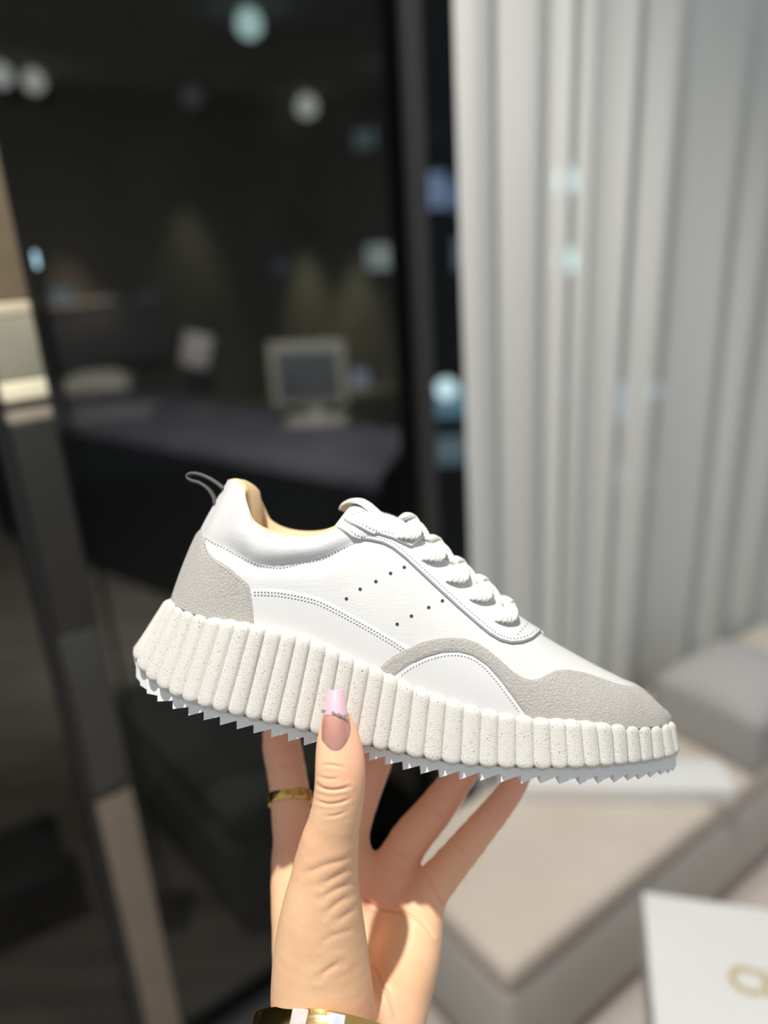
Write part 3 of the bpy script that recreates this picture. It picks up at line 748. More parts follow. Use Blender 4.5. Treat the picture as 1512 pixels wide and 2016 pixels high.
def crease(path, depth, sig, dmin=.3, dmax=.6, bulge=.35):
    P = resample(catmull(np.array(path, float), len(path) * 8), 3.0)
    m = (px_u > P[:, 0].min() - 25) & (px_u < P[:, 0].max() + 25) & (px_v > P[:, 1].min() - 25) & (px_v < P[:, 1].max() + 25) & (HV[:, 2] > dmin) & (HV[:, 2] < dmax) & (facing > 0)
    d = dist_poly(P, UVH[m], closed=False)
    ends = np.minimum(1, np.minimum(np.linalg.norm(UVH[m] - P[0], axis=1), np.linalg.norm(UVH[m] - P[-1], axis=1)) / 14)
    dis = -depth * (np.exp(-(d / sig) ** 2) - bulge * np.exp(-((d - 2.6 * sig) / (1.6 * sig)) ** 2)) * facing[m] * ends
    HV[m] += HN[m] * dis[:, None]; red[m] += .22 * np.exp(-(d / sig) ** 2) * ends
TH = .400
for path, dp in [([(627,1528),(640,1533),(655,1534),(668,1532)], .0006), ([(624,1545),(636,1552),(655,1555),(672,1553),(688,1549)], .0011), ([(630,1508),(645,1506),(662,1508),(680,1512)], .0005),
                 ([(620,1575),(645,1583),(670,1580),(690,1572)], .0006), ([(640,1607),(660,1606),(682,1598)], .0004)]:
    crease(path, dp * .75, 2.6, .36, TH)
for path, dp in [([(600,1720),(640,1704),(672,1695),(692,1686)], .0007), ([(634,1742),(662,1726),(688,1708)], .0008), ([(632,1768),(660,1752),(692,1738)], .0007), ([(640,1800),(662,1780),(690,1762)], .0006),
                 ([(660,1815),(684,1800),(702,1788)], .0006), ([(628,1925),(648,1908),(672,1896)], .0008), ([(630,1860),(655,1842),(700,1830)], .0004)]:
    crease(path, dp * .5, 5.5, .36, .44)
for path, dp in [([(712,1766),(745,1788),(775,1794),(810,1802),(835,1820),(852,1842)], .0014), ([(838,1716),(852,1745),(866,1770),(874,1790)], .0008), ([(842,1766),(858,1790),(866,1808)], .0006),
                 ([(735,1904),(750,1935),(768,1965),(785,2010)], .0007), ([(740,1925),(765,1965),(778,2012)], .0005), ([(770,1668),(800,1690),(812,1700)], .0006)]:
    crease(path, dp * .7, 2.8, .40, .6)
# faint knuckle lines on the finger undersides
for path, dp in [([(545,1500),(570,1508),(592,1500)], .0005), ([(835,1575),(860,1600),(884,1612)], .0006), ([(888,1655),(910,1672),(930,1690)], .0006), ([(950,1588),(970,1604),(985,1620)], .0005)]:
    crease(path, dp * .7, 2.8, .40, .6)
for ctr, rad, amt in [((690,1450), 60, .55), ((1010,1560), 70, .6), ((570,1660), 50, .45), ((770,1720), 90, .35), ((760,1990), 60, .5), ((880,1560), 90, .3), ((745,1500), 80, .35), ((560,1470), 70, .4), ((655,1548), 34, .35)]:
    red += amt * np.exp(-(((UVH - np.array(ctr)) ** 2).sum(1)) / rad ** 2)

red += .42 * np.clip((HV[:, 2] - .452) / .012, 0, 1) * np.clip(facing * 1.5, 0, 1)
skin = Mat('skin', (.88, .58, .40), .46)
_at = skin.N.new('ShaderNodeAttribute'); _at.attribute_name = 'redness'
_c = skin.ramp(skin.noise(70, 4), [(.3, (.93, .555, .315)), (.7, (.97, .61, .37))])
skin.base(skin.mix(_at.outputs['Fac'], _c, (.86, .42, .30)))
skin.b.inputs['Subsurface Weight'].default_value = .18; skin.b.inputs['Subsurface Radius'].default_value = (.010, .0035, .002); skin.b.inputs['Subsurface Scale'].default_value = .35
skin.b.inputs['Specular IOR Level'].default_value = .35
skin.bump(skin.noise(1600, 3, .6), .18, .0005); skin.bump(skin.noise(300, 3, .5), .10, .001); skin = skin.m
HAND_LOC = c2w(pc(650, 2640, .365))
hand = empty('person', HAND_LOC, 'left hand and bare forearm with a long pink thumbnail, thumb up, gripping the sneaker sole', 'person')
ho = mk('hand', c2w(HV), F, skin, hand)
at = ho.data.attributes.new('redness', 'FLOAT', 'POINT'); at.data.foreach_set('value', np.clip(red, 0, .9).astype(np.float32))

# ---- thumb nail: rose bed, pink coffin tip, line of stones
bed_m = Mat('rose_nude_nail_gel', (.70, .36, .31), .12); bed_m.b.inputs['Coat Weight'].default_value = .6; bed_m.base(bed_m.ramp(bed_m.noise(90, 2), [(.3, (.60, .27, .22)), (.7, (.70, .35, .29))])); bed_m = bed_m.m
tip_m = Mat('glossy_pink_nail_polish', (.76, .49, .57), .10, Coat_Weight=.7).m
gem_m = Mat('silver_stone', (.80, .80, .76), .12, .85).m
NL = np.array([(663,1485.5,12),(663,1484.5,18),(663,1481,23.5),(662.5,1473,27.5),(662,1455,28.8),(661,1435,28),(660.5,1415,26),(660.5,1398,22.5),(660.5,1380,19.5),(660.5,1366,17.5),(660.5,1359,16.5)], float)
ZD = np.array([.3793,.3790,.3786,.3781,.3778,.3780,.3787,.3802,.3826,.3848,.3859])
cl = catmull(np.c_[NL, ZD], 60)
def nail_part(name, vtest, mat, lift, thick=.0009):
    na = 17; a = np.linspace(-1, 1, na)
    rows = cl[vtest(cl[:, 1])]
    top = []; 
    for u, v, hw, d in rows:
        x = a * hw
        sm = np.interp(u + x, [632, 645, 660, 675, 690], [0, -4, 0, 8, 14])      # smile line runs lower on the right
        dd = d + .0052 * (np.abs(a) ** 2.2) * (hw / 28) - lift
        top.append(pc(u + x, np.full(na, v), dd))
    top = np.stack(top); bot = top.copy(); bot[..., 2] += thick
    n, m = top.shape[:2]
    V = np.concatenate([top.reshape(-1, 3), bot.reshape(-1, 3)]); o = n * m
    F = grid_faces(n, m) + [tuple(i + o for i in reversed(f)) for f in grid_faces(n, m)]
    edge = [i * m for i in range(n)] + [(n - 1) * m + j for j in range(1, m)] + [i * m + m - 1 for i in range(n - 2, -1, -1)] + [j for j in range(m - 2, 0, -1)]
    for p, q in zip(edge, edge[1:] + edge[:1]): F.append((p, q, q + o, p + o))
    ob = fix_normals(mk(name, c2w(V), F, mat, hand)); ob.data.set_sharp_from_angle(angle=math.radians(50)); return ob
nb_o = nail_part('thumbnail', lambda v: v >= 1399, bed_m, .0); nb_o['label'] = 'glossy rose nude thumbnail bed'
nt_o = nail_part('nail_tip', lambda v: v <= 1409, tip_m, .00035); nt_o['label'] = 'long glossy pink coffin nail tip'
def nail_z(u, v):
    i = np.argmin(np.abs(cl[:, 1] - v)); _, _, hw, d = cl[i]; a = (u - cl[i, 0]) / hw
    return d + .0052 * abs(a) ** 2.2 * (hw / 28)
for (u, v, r) in [(636.5,1401,4.2),(640,1398,3.2),(656,1403,3.6),(661,1404.5,3.4),(666,1406.5,3.8),(671,1408.5,3.4),(676,1411,3.8),(681,1413.5,3.8)]:
    z = nail_z(u, v) - .0007; th = np.arange(6) / 6 * 2 * np.pi
    ring = pc(u + r * np.cos(th), v + r * np.sin(th), np.full(6, z)); ring2 = pc(u + .55 * r * np.cos(th + .5), v + .55 * r * np.sin(th + .5), np.full(6, z - .0007))
    base = ring.copy(); base[:, 2] += .0008
    V = np.concatenate([base, ring, ring2]); F = [(k, (k + 1) % 6, 6 + (k + 1) % 6, 6 + k) for k in range(6)] + [(6 + k, 6 + (k + 1) % 6, 12 + (k + 1) % 6, 12 + k) for k in range(6)] + [tuple(12 + k for k in range(6))]
    fix_normals(mk('rhinestone', c2w(V), F, gem_m, nb_o, smooth=False))

# ---- gold ring on the index finger
gold = Mat('polished_gold', (.78, .50, .16), .18, 1.0); gold.bump(gold.noise(300, 2), .05, .0004); gold = gold.m
gold_dark = Mat('engraved_gold', (.40, .24, .07), .35, 1.0).m
def band(name, ctr, axis, r, hw, th, mat, parent, a0=0, a1=2 * np.pi, n=72, flat=(1, 1)):
    axis = axis / np.linalg.norm(axis); e1 = np.cross(axis, (0, 0, 1)); e1 /= np.linalg.norm(e1); e2 = np.cross(axis, e1)
    full = abs(a1 - a0 - 2 * np.pi) < 1e-6
    an = np.linspace(a0, a1, n, endpoint=not full); V = []
    prof = [(-hw, 0), (-hw, th * .75), (-hw * .8, th), (hw * .8, th), (hw, th * .75), (hw, 0)]
    for t in an:
        dr = e1 * np.cos(t) * flat[0] + e2 * np.sin(t) * flat[1]; V += [ctr + axis * x + dr * (r + y) for x, y in prof]
    m = len(prof); F = [(i * m + j, i * m + (j + 1) % m, ((i + 1) % n) * m + (j + 1) % m, ((i + 1) % n) * m + j) for i in range(n if full else n - 1) for j in range(m)]
    if not full: F += [tuple(range(m)), tuple((n - 1) * m + j for j in reversed(range(m)))]
    o = fix_normals(mk(name, c2w(np.array(V)), F, mat, parent)); o.data.set_sharp_from_angle(angle=math.radians(35)); return o, (e1, e2, axis)
ra_, rb_ = pc(574, 1625, .476), pc(569, 1550, .483)
axis = (rb_ - ra_) / np.linalg.norm(rb_ - ra_)
# finger axis leans away from the viewer a little more at the ring
axis = axis + np.array([0, 0, .36]); axis /= np.linalg.norm(axis)
ctr = pc(571.5, 1573, .481); RR = 37.4 * .481 / FPX + .0009
ring = empty('finger_ring', c2w(ctr), 'gold band ring with engraved circles on the index finger', 'ring')
_, (e1, e2, ax) = band('band', ctr, axis, RR, .0031, .0011, gold, ring)
for t in np.arange(10) / 10 * 2 * np.pi + .25:
    dr = e1 * np.cos(t) + e2 * np.sin(t); c0 = ctr + dr * (RR + .0011); tg_ = np.cross(ax, dr)
    th = np.linspace(0, 2 * np.pi, 20, endpoint=False); pth = np.array([c0 + (ax * np.cos(x) + tg_ * np.sin(x)) * .0014 for x in th]); pth = np.vstack([pth, pth[:1]])
    V1 = sweep(pth, .00025, .0002, np.tile(dr, (21, 1)), 6, False)
    bar = np.array([c0 - tg_ * .0013, c0 + tg_ * .0013]); V2 = sweep(bar, .0002, .0002, np.tile(dr, (2, 1)), 6, True)
    v_, f_ = join_vf([V1, V2]); fix_normals(mk('screw_motif', c2w(v_), f_, gold_dark, ring))

# ---- bracelet at the wrist: gold bangle set with pearl plates and stones
pearl = Mat('pink_mother_of_pearl', (.7, .6, .58), .15, 0.0, Coat_Weight=.5); pearl.base(pearl.ramp(pearl.noise(250, 3), [(.3, (.62, .50, .48)), (.7, (.68, .62, .62))])); pearl = pearl.m
pearl2 = Mat('bluish_mother_of_pearl', (.74, .80, .86), .15, 0.0, Coat_Weight=.5); pearl2.base(pearl2.ramp(pearl2.noise(250, 3), [(.3, (.48, .54, .64)), (.7, (.62, .63, .66))])); pearl2 = pearl2.m
bc = pc(646, 2052, .420); bax = np.array([.14, .72, .69]); bax /= np.linalg.norm(bax)
brace = empty('bracelet', c2w(bc), 'gold bangle with pearl plates and stones around the wrist', 'bracelet')
e1 = np.cross(bax, (0, 0, 1)); e1 /= np.linalg.norm(e1); e2 = np.cross(bax, e1)
BR, BF = .0455, (.93, 1.13)
band('bangle', bc, bax, BR, .0055, .0014, gold, brace, flat=BF, n=96)
def ang_of(u):                                   # angle of the front point of the bangle seen at pixel column u
    best = min(np.linspace(0, 2 * np.pi, 720), key=lambda t: abs((lambda p: p[0] / p[2] * FPX + CU)(bc + (e1 * np.cos(t) * BF[0] + e2 * np.sin(t) * BF[1]) * BR) - u) + (0 if (e1 * np.cos(t) + e2 * np.sin(t))[2] < 0 else 1e4))
    return best
for u0, u1, kind in [(576, 605, 'p'), (608, 641, 'd'), (645, 676, 'b')]:
    t0, t1 = sorted((ang_of(u0), ang_of(u1)))
    if kind == 'd':
        fr, _ = band('stone_setting', bc, bax, BR, .0050, .0020, gold, brace, t0, t1, 8, BF)
        for k in range(7):
            for j in range(4):
                t = t0 + (t1 - t0) * (k + .75) / 7.6; c0 = bc + (e1 * np.cos(t) * BF[0] + e2 * np.sin(t) * BF[1]) * (BR + .0022) + bax * (-.0036 + .0024 * j)
                dr = e1 * np.cos(t) + e2 * np.sin(t); tg_ = np.cross(bax, dr); th = np.arange(6) / 6 * 2 * np.pi
                V = [c0 + (bax * np.cos(x) + tg_ * np.sin(x)) * .00068 - dr * .0002 for x in th] + [c0 + (bax * np.cos(x) + tg_ * np.sin(x)) * .0004 + dr * .0004 for x in th]
                F2 = [(q, (q + 1) % 6, 6 + (q + 1) % 6, 6 + q) for q in range(6)] + [tuple(6 + q for q in range(6))]
                fix_normals(mk('clear_stone', c2w(np.array(V)), F2, gem_m, fr, smooth=False))
    else:
        band('pearl_plate', bc, bax, BR, .0047, .0021, pearl if kind == 'p' else pearl2, brace, t0, t1, 8, BF)
# ================================================================== CURTAIN
m_cur = Mat('sheer_white_voile', (.80, .80, .775), .9)
_nt = m_cur.nt; _o = [n for n in _nt.nodes if n.type == 'OUTPUT_MATERIAL'][0]
_tl = _nt.nodes.new('ShaderNodeBsdfTranslucent'); _tl.inputs[0].default_value = (.80, .81, .79, 1)
_tp = _nt.nodes.new('ShaderNodeBsdfTransparent')
_m1 = _nt.nodes.new('ShaderNodeMixShader'); _m1.inputs[0].default_value = .28; _nt.links.new(m_cur.b.outputs[0], _m1.inputs[1]); _nt.links.new(_tl.outputs[0], _m1.inputs[2])
_m2 = _nt.nodes.new('ShaderNodeMixShader'); _m2.inputs[0].default_value = .19; _nt.links.new(_m1.outputs[0], _m2.inputs[1]); _nt.links.new(_tp.outputs[0], _m2.inputs[2])
_nt.links.new(_m2.outputs[0], _o.inputs[0])
m_cur.bump(m_cur.noise(900, 2), .15, .0005); m_cur = m_cur.m
FOLD = [(903, .0), (916, .014), (936, .016), (958, .010), (978, -.016), (1002, .004), (1030, .017), (1056, .010), (1074, -.006), (1096, .018), (1114, -.014), (1130, -.012), (1147, .010), (1166, .000), (1190, .004), (1212, .020), (1228, .004), (1244, -.018), (1262, -.002), (1282, .020),
        (1304, .014), (1318, -.004), (1350, -.006), (1385, .004), (1418, .018), (1436, .004), (1462, -.010), (1492, .014), (1520, .004), (1550, -.012), (1585, .014), (1620, -.01), (1660, .014), (1700, -.008), (1745, .012), (1790, -.01)]
cp0 = bp(0, .375, 0)
keys = []
for u, off in FOLD:
    q = on_plane(u, 500, cp0, GP); keys.append((np.dot(q - C0, GL), off))
prof = catmull(np.array(keys), 420)
zs = np.r_[np.linspace(.02, .12, 4), np.linspace(.3, ZC + .28, 14)]
V = []
for z in zs:
    k = .75 + .25 * (z / ZC); fl = .004 * np.sin(9 * prof[:, 0] + 3 * z)
    lcen = keys[8][0]; pl_ = prof[:, 0] + .10 * (1 - z / 1.9) * (lcen - prof[:, 0])
    V.append(C0 * np.array([1, 1, 0]) + (GL[None] * (pl_ + .004 * np.sin(2.2 * z + 11 * prof[:, 0]))[:, None]) + GP[None] * (.375 - prof[:, 1] * k * 1.5 + fl)[:, None] + np.array([0, 0, z]))
V = np.stack(V); th_ = .0006
cur = mk('curtain', V.reshape(-1, 3), grid_faces(len(zs), V.shape[1]), m_cur, loc=bp(keys[8][0], .375, 0))
tag(cur, 'long sheer white curtain hanging in soft folds beside the dark window', 'curtain')
rail = oblong('curtain_rail', keys[0][0] - .05, keys[-1][0] + .05, .36, .39, ZC + .285, ZC + .31, m_mull)
struct(rail, 'thin charcoal curtain rail above the curtain'); rail.name = 'trim_2'

# unseen lamps added to brighten the curtain
for l_ in (.35, 1.0, 1.7): spot('curtain_fill', bp(l_, .13, 2.85), bp(l_ + .12, .40, .9), 20, (.93, 1, .98), 75, .8, .06)

# ================================================================== BENCH, CUSHION, BOXES
m_bench = Mat('beige_woven_upholstery', (.66, .57, .475), .9); m_bench.base(m_bench.ramp(m_bench.noise(5, 4), [(.3, (.50, .435, .365)), (.7, (.57, .50, .425))])); m_bench.bump(m_bench.noise(700, 2), .3, .001); m_bench = m_bench.m
m_bside = Mat('shaded_woven_upholstery', (.46, .43, .39), .9); m_bside.bump(m_bside.noise(700, 2), .3, .001); m_bside = m_bside.m  # bench fabric again, greyer: the shade on its sides put into the colour
m_foot = Mat('dark_plinth', (.03, .03, .032), .5).m
BW, BL = .335, 1.35
bench = empty('bench', bp(BL / 2, BW / 2, 0), 'low upholstered bench with beige seat below the curtain', 'bench')
oblong('plinth', .03, BL - .03, .03, BW - .03, 0, .04, m_foot, bench, .004)
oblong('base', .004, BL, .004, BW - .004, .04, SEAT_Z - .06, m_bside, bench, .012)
seat = oblong('seat', 0, BL, 0, BW, SEAT_Z - .058, SEAT_Z, m_bench, bench, .018)
m_cush = Mat('shade_grey_linen', (.34, .33, .32), .95); m_cush.bump(m_cush.noise(600, 2), .3, .001); m_cush = m_cush.m  # the grey carries the shade lying on the cushion
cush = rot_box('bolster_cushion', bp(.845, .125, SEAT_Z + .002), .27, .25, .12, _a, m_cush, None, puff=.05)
tag(cush, 'bolster cushion in shade grey linen on the far end of the bench', 'cushion')

m_white = Mat('white_coated_card', (.67, .66, .645), .45).var(6, .03).m
n0, n1 = on_z(990, 1550, SEAT_Z + .036), on_z(1448, 1556, SEAT_Z + .036)
d = n1 - n0; d[2] = 0; ln = np.linalg.norm(d); an = math.atan2(d[1], d[0]); e = np.array([math.cos(an), math.sin(an), 0]); f = np.array([-e[1], e[0], 0])
cc = (n0 + n1) / 2 + f * .047; cc[2] = SEAT_Z + .001
lid = empty('box_lid', cc, 'flat white box lid lying across the bench behind the shoe', 'box lid')
rot_box('lid_panel', cc + np.array([0, 0, .030]), ln, .094, .006, an, m_white, lid, .0015)
for sx, sy, w_, h_ in [(0, -1, ln, .003), (0, 1, ln, .003), (1, 0, .003, .088), (-1, 0, .003, .088)]:
    rot_box('lid_flap', cc + e * sx * (ln / 2 - .0015) + f * sy * (.047 - .0015), w_, h_, .030, an, m_white, lid)

# shoebox at the lower right, on a round pouf
BZ = .50
k0, k1, k2 = on_z(1265, 1755, BZ), on_z(1285, 2016, BZ), on_z(1512, 1790, BZ)
ex = (k2 - k0); ex /= np.linalg.norm(ex); ey = np.array([-ex[1], ex[0], 0]); an2 = math.atan2(ex[1], ex[0])
BX, BY, BH = .33, .25, .115
cb_ = k0 + ex * BX / 2 - ey * BY / 2; cb_[2] = BZ - BH
sbox = empty('shoebox', cb_, 'white shoebox with gold lettering in the lower right corner', 'shoebox')
rot_box('box_body', cb_, BX - .006, BY - .006, BH - .004, an2, m_white, sbox, .0015)
rot_box('box_lid', cb_ + np.array([0, 0, BH - .035]), BX, BY, .035, an2, m_white, sbox, .002)
m_goldink = Mat('pale_gold_foil', (.66, .52, .26), .35, .55).m
tx = bpy.data.curves.new('gold_lettering', 'FONT'); tx.body = 'Ch'; tx.size = .055; tx.extrude = .0003; tx.materials.append(m_goldink); tx.offset = .0012
_tmp = new_obj('tmp_text', tx); _tm = bpy.data.meshes.new_from_object(_tmp.evaluated_get(bpy.context.evaluated_depsgraph_get())); bpy.data.objects.remove(_tmp)
_tm.name = 'gold_lettering'; to = new_obj('gold_lettering', _tm, sbox); tpos = on_z(1438, 1951, BZ) + np.array([0, 0, .0006])
to.location = tpos - cb_; to.rotation_euler = (0, 0, an2); to['label'] = 'gold letters Ch printed on the lid'
m_pouf = Mat('taupe_pouf_fabric', (.30, .26, .23), .9).var(20, .1).m
pz = BZ - BH - .001
th = np.linspace(0, 2 * np.pi, 40, endpoint=False); prf = [(.0, .0), (.125, .0), (.14, .02), (.148, pz * .5), (.14, pz - .03), (.125, pz - .006), (.10, pz), (.0, pz)]
V = []; pc_ = cb_.copy(); pc_[2] = 0
for r, z in prf: V += [pc_ + np.array([r * math.cos(t), r * math.sin(t), z]) for t in th]
F2 = [(i * 40 + j, i * 40 + (j + 1) % 40, (i + 1) * 40 + (j + 1) % 40, (i + 1) * 40 + j) for i in range(len(prf) - 1) for j in range(40)]
pouf = fix_normals(mk('pouf', V, F2, m_pouf)); tag(pouf, 'round taupe pouf under the white shoebox', 'pouf')

# ================================================================== REFLECTED ROOM, BUILT AS OBJECTS BEHIND THE GLASS
def downlight(u, v, r, col, st, label):
    c = on_z(u, v, ZC); e = empty('downlight', c - np.array([0, 0, .012]), label, 'downlight', 'ceiling downlights')
    th = np.linspace(0, 2 * np.pi, 28, endpoint=False)
    def rg(rr, z): return np.stack([c[0] + rr * np.cos(th), c[1] + rr * np.sin(th), np.full(28, ZC + z)], -1)
    V = np.concatenate([rg(r * 1.3, -.001), rg(r * 1.28, -.010), rg(r * 1.05, -.012), rg(r, -.004)])
    F = [(k * 28 + i, k * 28 + (i + 1) % 28, (k + 1) * 28 + (i + 1) % 28, (k + 1) * 28 + i) for k in range(3) for i in range(28)]
    fix_normals(mk('trim_ring', V, F, m_mull, e))
    rr = r * .85; an_ = np.linspace(.08, np.pi - .08, 9)
    V = np.concatenate([rg(rr * np.sin(x), -.006 - rr + rr * np.cos(x)) for x in an_])
    fix_normals(mk('lens', V, [(k * 28 + i, k * 28 + (i + 1) % 28, (k + 1) * 28 + (i + 1) % 28, (k + 1) * 28 + i) for k in range(8) for i in range(28)] + [tuple(range(28)), tuple(224 + i for i in range(28))], emit('downlight_glow', col, st * .85), e))
    return c
downlight(487, 15, .085, (.62, .85, .78), 1.5, 'greenish white ceiling downlight nearest the glass')
downlight(62, 135, .085, (.85, .82, .70), .95, 'warm white ceiling downlight at the far left')
downlight(783, 122, .10, (.85, .70, .68), .95, 'pinkish ceiling downlight beside the window partition')
downlight(602, 185, .11, (.85, .83, .72), .95, 'warm white ceiling downlight near the room corner')
downlight(375, 165, .10, (.80, .74, .70), .10, 'faint unlit looking ceiling downlight on the dark ceiling')
downlight(-4, 122, .085, (.85, .82, .75), .9, 'ceiling downlight cut by the left edge of the picture')
# wall-washing lamps that make the soft olive columns of light
kn = np.array([-(K - Wl)[1], (K - Wl)[0], 0]); kn /= np.linalg.norm(kn); kn = -kn if np.dot(kn, CAM - K) < 0 else kn
kr = np.array([-(Rr - K)[1], (Rr - K)[0], 0]); kr /= np.linalg.norm(kr); kr = -kr if np.dot(kr, CAM - K) < 0 else kr
def wash(u, v, p0, n, en, size, col=(1, .93, .62), drop=2.2):
    c = on_plane(u, v, p0, n) + n * .35
    spot('wall_washer', c, c - n * .36 - np.array([0, 0, drop]), en, col, size, .9, .05)
wash(340, 215, K, kn, 420, 38); wash(585, 330, K, kn, 160, 34); wash(690, 340, K, kr, 140, 34); wash(90, 330, K, kn, 110, 40, (1, .7, .5))
spot('unseen_fill', bp(-.9, PG + .25, 2.5), on_z(250, 760, .8), 170, (1, .92, .82), 80, .6, .06)  # unseen lamps added to light the counter things from the front
spot('unseen_fill', bp(-.2, PG + .25, 2.5), on_z(560, 760, .8), 150, (.97, .93, .95), 80, .6, .06)

spot('unseen_fill', bp(-.95, PG + .55, 2.5), bp(-.65, PG + .75, 0), 60, (1, .93, .8), 90, .8, .06)  # unseen lamp added to brighten the floor low on the left
# counter with mauve top and black front
m_top = Mat('mauve_grey_counter_top', (.14, .127, .15), .45).var(8, .2).m
m_blk = Mat('black_lacquer', (.006, .0075, .010), .6).m
CT = .72
a0, a1, a2, a3 = on_z(-60, 798, CT), on_z(745, 943, CT), on_z(815, 850, CT), on_z(90, 742, CT)
ct = empty('reflected_counter', np.array([*((a0 + a1 + a2 + a3) / 4)[:2], 0]), 'long counter with mauve grey top and black front in the reflected room', 'counter')
prism('counter_top', [a0, a1, a2, a3], CT - .04, CT, m_top, ct)
mid_ = (a0 + a1 + a2 + a3) / 4; sh = lambda p: mid_ + (p - mid_) * .985
prism('counter_front', [sh(a0), sh(a1), sh(a2), sh(a3)], 0, CT - .04, m_blk, ct)
m_cream = Mat('cream_fabric', (.62, .57, .46), .9).var(12, .12).m
m_pale = Mat('pale_grey_plastic', (.50, .48, .47), .5).m
m_scr = Mat('dull_grey_screen', (.10, .105, .11), .35).var(6, .2).m
q = on_z(195, 762, CT); fold = rot_box('folded_throw', q, .36, .20, .045, .12, m_cream, None, puff=.05)
tag(fold, 'cream folded throw on the mauve counter', 'throw')
q2 = on_z(225, 815, CT); tray = empty('serving_tray', q2, 'flat mauve grey tray in front of the cream throw', 'tray')
m_tray = Mat('mauve_tray', (.26, .235, .24), .5).m
rot_box('tray_base', q2 + np.array([0, 0, .001]), .36, .15, .012, .10, m_tray, tray, .004)
for s_ in (-1, 1): rot_box('tray_rim', q2 + np.array([-math.sin(.1), math.cos(.1), 0]) * .075 * s_ + np.array([0, 0, .001]), .36, .008, .022, .10, m_tray, tray, .002)
# small upright display card, tilted
q3 = on_z(400, 770, CT); dcd = empty('tablet_stand', q3, 'small pale tablet tilted on a dark stand on the counter', 'tablet')
rot_box('stand', q3, .10, .08, .20, .3, m_blk, dcd, .01)
rot_box('tablet', q3 + np.array([-.02, -.045, .13]), .14, .016, .17, .1, Mat('pale_tablet_face', (.52, .47, .43), .5).var(8, .15).m, dcd, .012, tilt=Matrix.Rotation(.30, 4, 'Y'))
# desktop monitor
q4 = on_z(625, 828, CT); mon = empty('desktop_monitor', q4, 'pale framed monitor with a dull grey screen on the counter', 'monitor')
ra = -.10
rot_box('foot', q4, .24, .13, .012, ra, m_cream, mon, .004)
rot_box('neck', q4 + np.array([0, .03, .012]), .05, .03, .09, ra, m_pale, mon, .004)
rot_box('frame', q4 + np.array([-.02, .01, .06]), .31, .03, .26, ra, Mat('pale_monitor_frame', (.36, .335, .27), .5).m, mon, .008)
rot_box('screen', q4 + np.array([-.02 - .0017, .01 - .017, .085]), .245, .004, .20, ra, m_scr, mon, .002)
# shelf unit on the back wall with three bluish city lights above
def on_wall(u, v, off=0.0, p0=K, n=kn): return on_plane(u, v, p0, n) + n * off
b0, b1 = on_wall(78, 650, .02), on_wall(310, 650, .02); zt, zb = on_wall(180, 598)[2], on_wall(180, 715)[2]
wa = math.atan2((K - Wl)[1], (K - Wl)[0]); wl = np.linalg.norm((b1 - b0)[:2])
sb = (b0 + b1) / 2 + kn * .14; sb[2] = zb
side = empty('wall_shelf', sb, 'grey wall cabinet under the bluish city light panels at the back', 'cabinet')
m_sh = Mat('grey_cabinet', (.15, .145, .14), .6).m
rot_box('cabinet_body', sb, wl, .26, zt - zb, wa, m_sh, side, .01)
rot_box('cabinet_top', sb + np.array([0, 0, zt - zb]), wl + .03, .29, .03, wa, Mat('pale_cabinet_top', (.28, .26, .25), .5).m, side, .006)
for s_ in (-1, 1): rot_box('bracket', sb + np.array([math.cos(wa), math.sin(wa), 0]) * s_ * wl * .3 + np.array([0, 0, -.10]) - kn * .05, .04, .16, .10, wa, m_sh, side)
def wall_glow(u, v, w, h, col, st, label, p0, n, cat='lamp', grp=None, name='glow_panel'):  # city lights built as glowing panels on the wall
    c = on_plane(u, v, p0, n); wp = np.linalg.norm((on_plane(u + w / 2, v, p0, n) - on_plane(u - w / 2, v, p0, n))); dd = np.dot(c - CAM, FW); hp = h * dd / FPX
    ang = math.atan2(n[1], n[0]) + math.pi / 2
    e = empty(name, c - np.array([0, 0, hp / 2]), label, cat, grp)
    rot_box('housing', c + n * .03 - np.array([0, 0, hp / 2]), wp, .04, hp, ang, m_mull, e, .004)
    rot_box('diffuser', c + n * .056 - np.array([0, 0, hp * .46]), wp * .9, .012, hp * .92, ang, emit('panel_glow', col, st), e, .004)
wall_glow(122, 596, 52, 60, (.36, .46, .50), .42, 'dim grey blue city light panel above the cabinet, leftmost of three', K, kn)
wall_glow(206, 600, 32, 36, (.40, .47, .66), .42, 'small blue city light panel above the cabinet, middle of three', K, kn)
wall_glow(286, 600, 34, 44, (.36, .55, .74), .62, 'brighter blue city light panel above the cabinet, rightmost of three', K, kn)
wall_glow(724, 275, 44, 38, (.38, .52, .50), .26, 'dim teal city light panel below the pinkish downlight, left of two', K, kr)
wall_glow(779, 260, 34, 42, (.38, .54, .54), .26, 'dim teal city light panel below the pinkish downlight, right of two', K, kr)
wall_glow(762, 505, 76, 50, (.66, .74, .70), .60, 'wide pale city light panel beside the window partition', K, kr)
wall_glow(715, 743, 36, 36, (.52, .54, .74), .55, 'small lavender city light panel right of the monitor', K, kr)
wall_glow(545, 525, 40, 40, (.36, .40, .44), .12, 'very faint grey glowing panel above the monitor', K, kn)
c_ = on_plane(71, 511, bp(0, PG + .35, 0), GP)
m_rod = emit('strip_glow', (.62, .86, 1.0), 3.0)
rod = empty('city_streak', np.array([c_[0], c_[1], 0]), 'thin bright streak of city light right of the post', 'lamp')  # city light streak, built as a lit tube on an added pole
rot_box('tube', c_ - np.array([0, 0, .013]), .006, .006, .026, 0, m_rod, rod, .002)
rot_box('pole', np.array([c_[0], c_[1], .012]), .006, .006, c_[2] - .027, 0, m_blk, rod)
rot_box('base', np.array([c_[0], c_[1], 0]), .10, .10, .012, 0, m_blk, rod, .003)
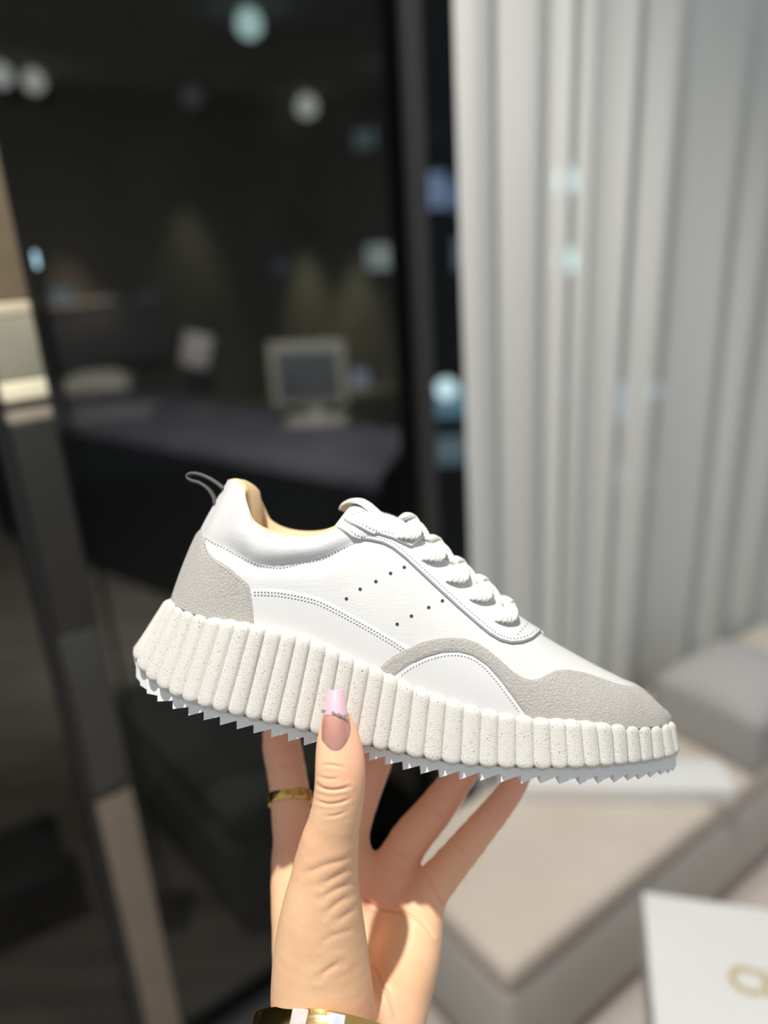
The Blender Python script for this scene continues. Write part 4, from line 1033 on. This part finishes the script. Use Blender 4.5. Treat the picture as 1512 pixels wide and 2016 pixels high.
# reflection low on the left, built as a dark sofa and black ottoman
m_sofa = Mat('charcoal_sofa_fabric', (.12, .118, .115), .9).var(10, .15).m
s0, s1 = on_z(245, 1560, 0), on_z(535, 1915, 0)
dv = (s1 - s0); dv[2] = 0; sl_ = np.linalg.norm(dv); sa = math.atan2(dv[1], dv[0]); nv = np.array([-math.sin(sa), math.cos(sa), 0]); nv = nv if np.dot(nv, GL) > 0 else -nv
SW = .42; sc_ = (s0 + s1) / 2 + nv * SW / 2 - (dv / sl_) * .05; sc_[2] = 0
sofa = empty('sofa', sc_, 'reflection built as a low charcoal sofa left of the hand', 'sofa')
rot_box('plinth', sc_, sl_ - .12, SW - .02, .05, sa, m_blk, sofa, .004)
rot_box('sofa_base', sc_ + np.array([0, 0, .05]), sl_ - .10, SW, .19, sa, m_sofa, sofa, .015)
rot_box('seat_cushion', sc_ + np.array([0, 0, .241]), sl_ - .11, SW - .01, .09, sa, m_sofa, sofa, .03)
o0 = on_z(10, 1800, 0); ott = empty('ottoman', o0, 'dark wedge of the reflection built as a small black ottoman', 'ottoman')
rot_box('ottoman_seat', o0 + np.array([0, 0, .03]), .30, .22, .12, .5, m_blk, ott, .02)
for sx in (-1, 1):
    for sy in (-1, 1): rot_box('foot', o0 + np.array([sx * .09, sy * .05, 0]), .02, .02, .031, .5, m_blk, ott)

# ================================================================== NIGHT CITY BEYOND THE RIGHT PART OF THE WINDOW
m_fac = Mat('night_facade', (.006, .007, .009), .8).m
fy = 15.0; fp = np.array([0, fy, 0.]); fn = np.array([0, -1.0, 0])
bld = empty('office_building', np.array([6, fy + .2, -14.0]), 'dark office building with a few lit windows across the street', 'building')
v_, f_ = box_vf(-4, 22, fy + .05, fy + 4, -14, 22); fix_normals(mk('facade', v_, f_, m_fac, bld, smooth=False))
def lit(u, v, w, h, col, st, rnd=False):
    c = on_plane(u, v, fp, fn); k = np.dot(c - CAM, FW) / FPX
    fr = rot_box('window_frame', c + np.array([0, 0, -h * k / 2 - .06]), w * k + .12, .06, h * k + .12, 0, m_fac, bld)
    if rnd:
        th = np.linspace(0, 2 * np.pi, 24, endpoint=False); r = w * k / 2
        V = np.concatenate([np.stack([c[0] + r * np.cos(th), np.full(24, c[1] - y), c[2] + r * np.sin(th)], -1) for y in (.05, .09)])
        o = fix_normals(mk('pane', V, [tuple(range(24)), tuple(range(24, 48))] + [(i, (i + 1) % 24, 24 + (i + 1) % 24, 24 + i) for i in range(24)], emit('lit_lamp', col, st), fr))
    else:
        rot_box('pane', c + np.array([0, -.045, -h * k / 2]), w * k, .03, h * k, 0, emit('lit_pane', col, st), fr)
for a in [(860, 375, 36, 64, (.40, .52, .80), .75), (896, 385, 26, 52, (.34, .46, .72), .55), (880, 790, 76, 60, (.26, .48, .62), .75), (882, 885, 72, 56, (.36, .50, .56), .50), (905, 500, 20, 60, (.40, .52, .72), .5), (772, 888, 50, 36, (.3, .4, .4), .2),
          (1113, 355, 34, 40, (.62, 1.0, 1.0), 10.0), (1113, 512, 34, 40, (.62, 1.0, .98), 9.0), (1216, 790, 26, 74, (.55, .75, .95), 3.5), (1288, 770, 30, 24, (.6, .85, 1.0), 3.5), (1218, 935, 30, 44, (.6, .8, .9), 1.4), (1283, 943, 26, 26, (.6, .8, .9), 1.4), (1110, 757, 22, 20, (.6, .85, .9), 1.0), (850, 262, 40, 10, (.05, .09, .12), .2)]:
    lit(*a)
lit(878, 764, 38, 38, (.80, 1.0, 1.0), 2.6, True)
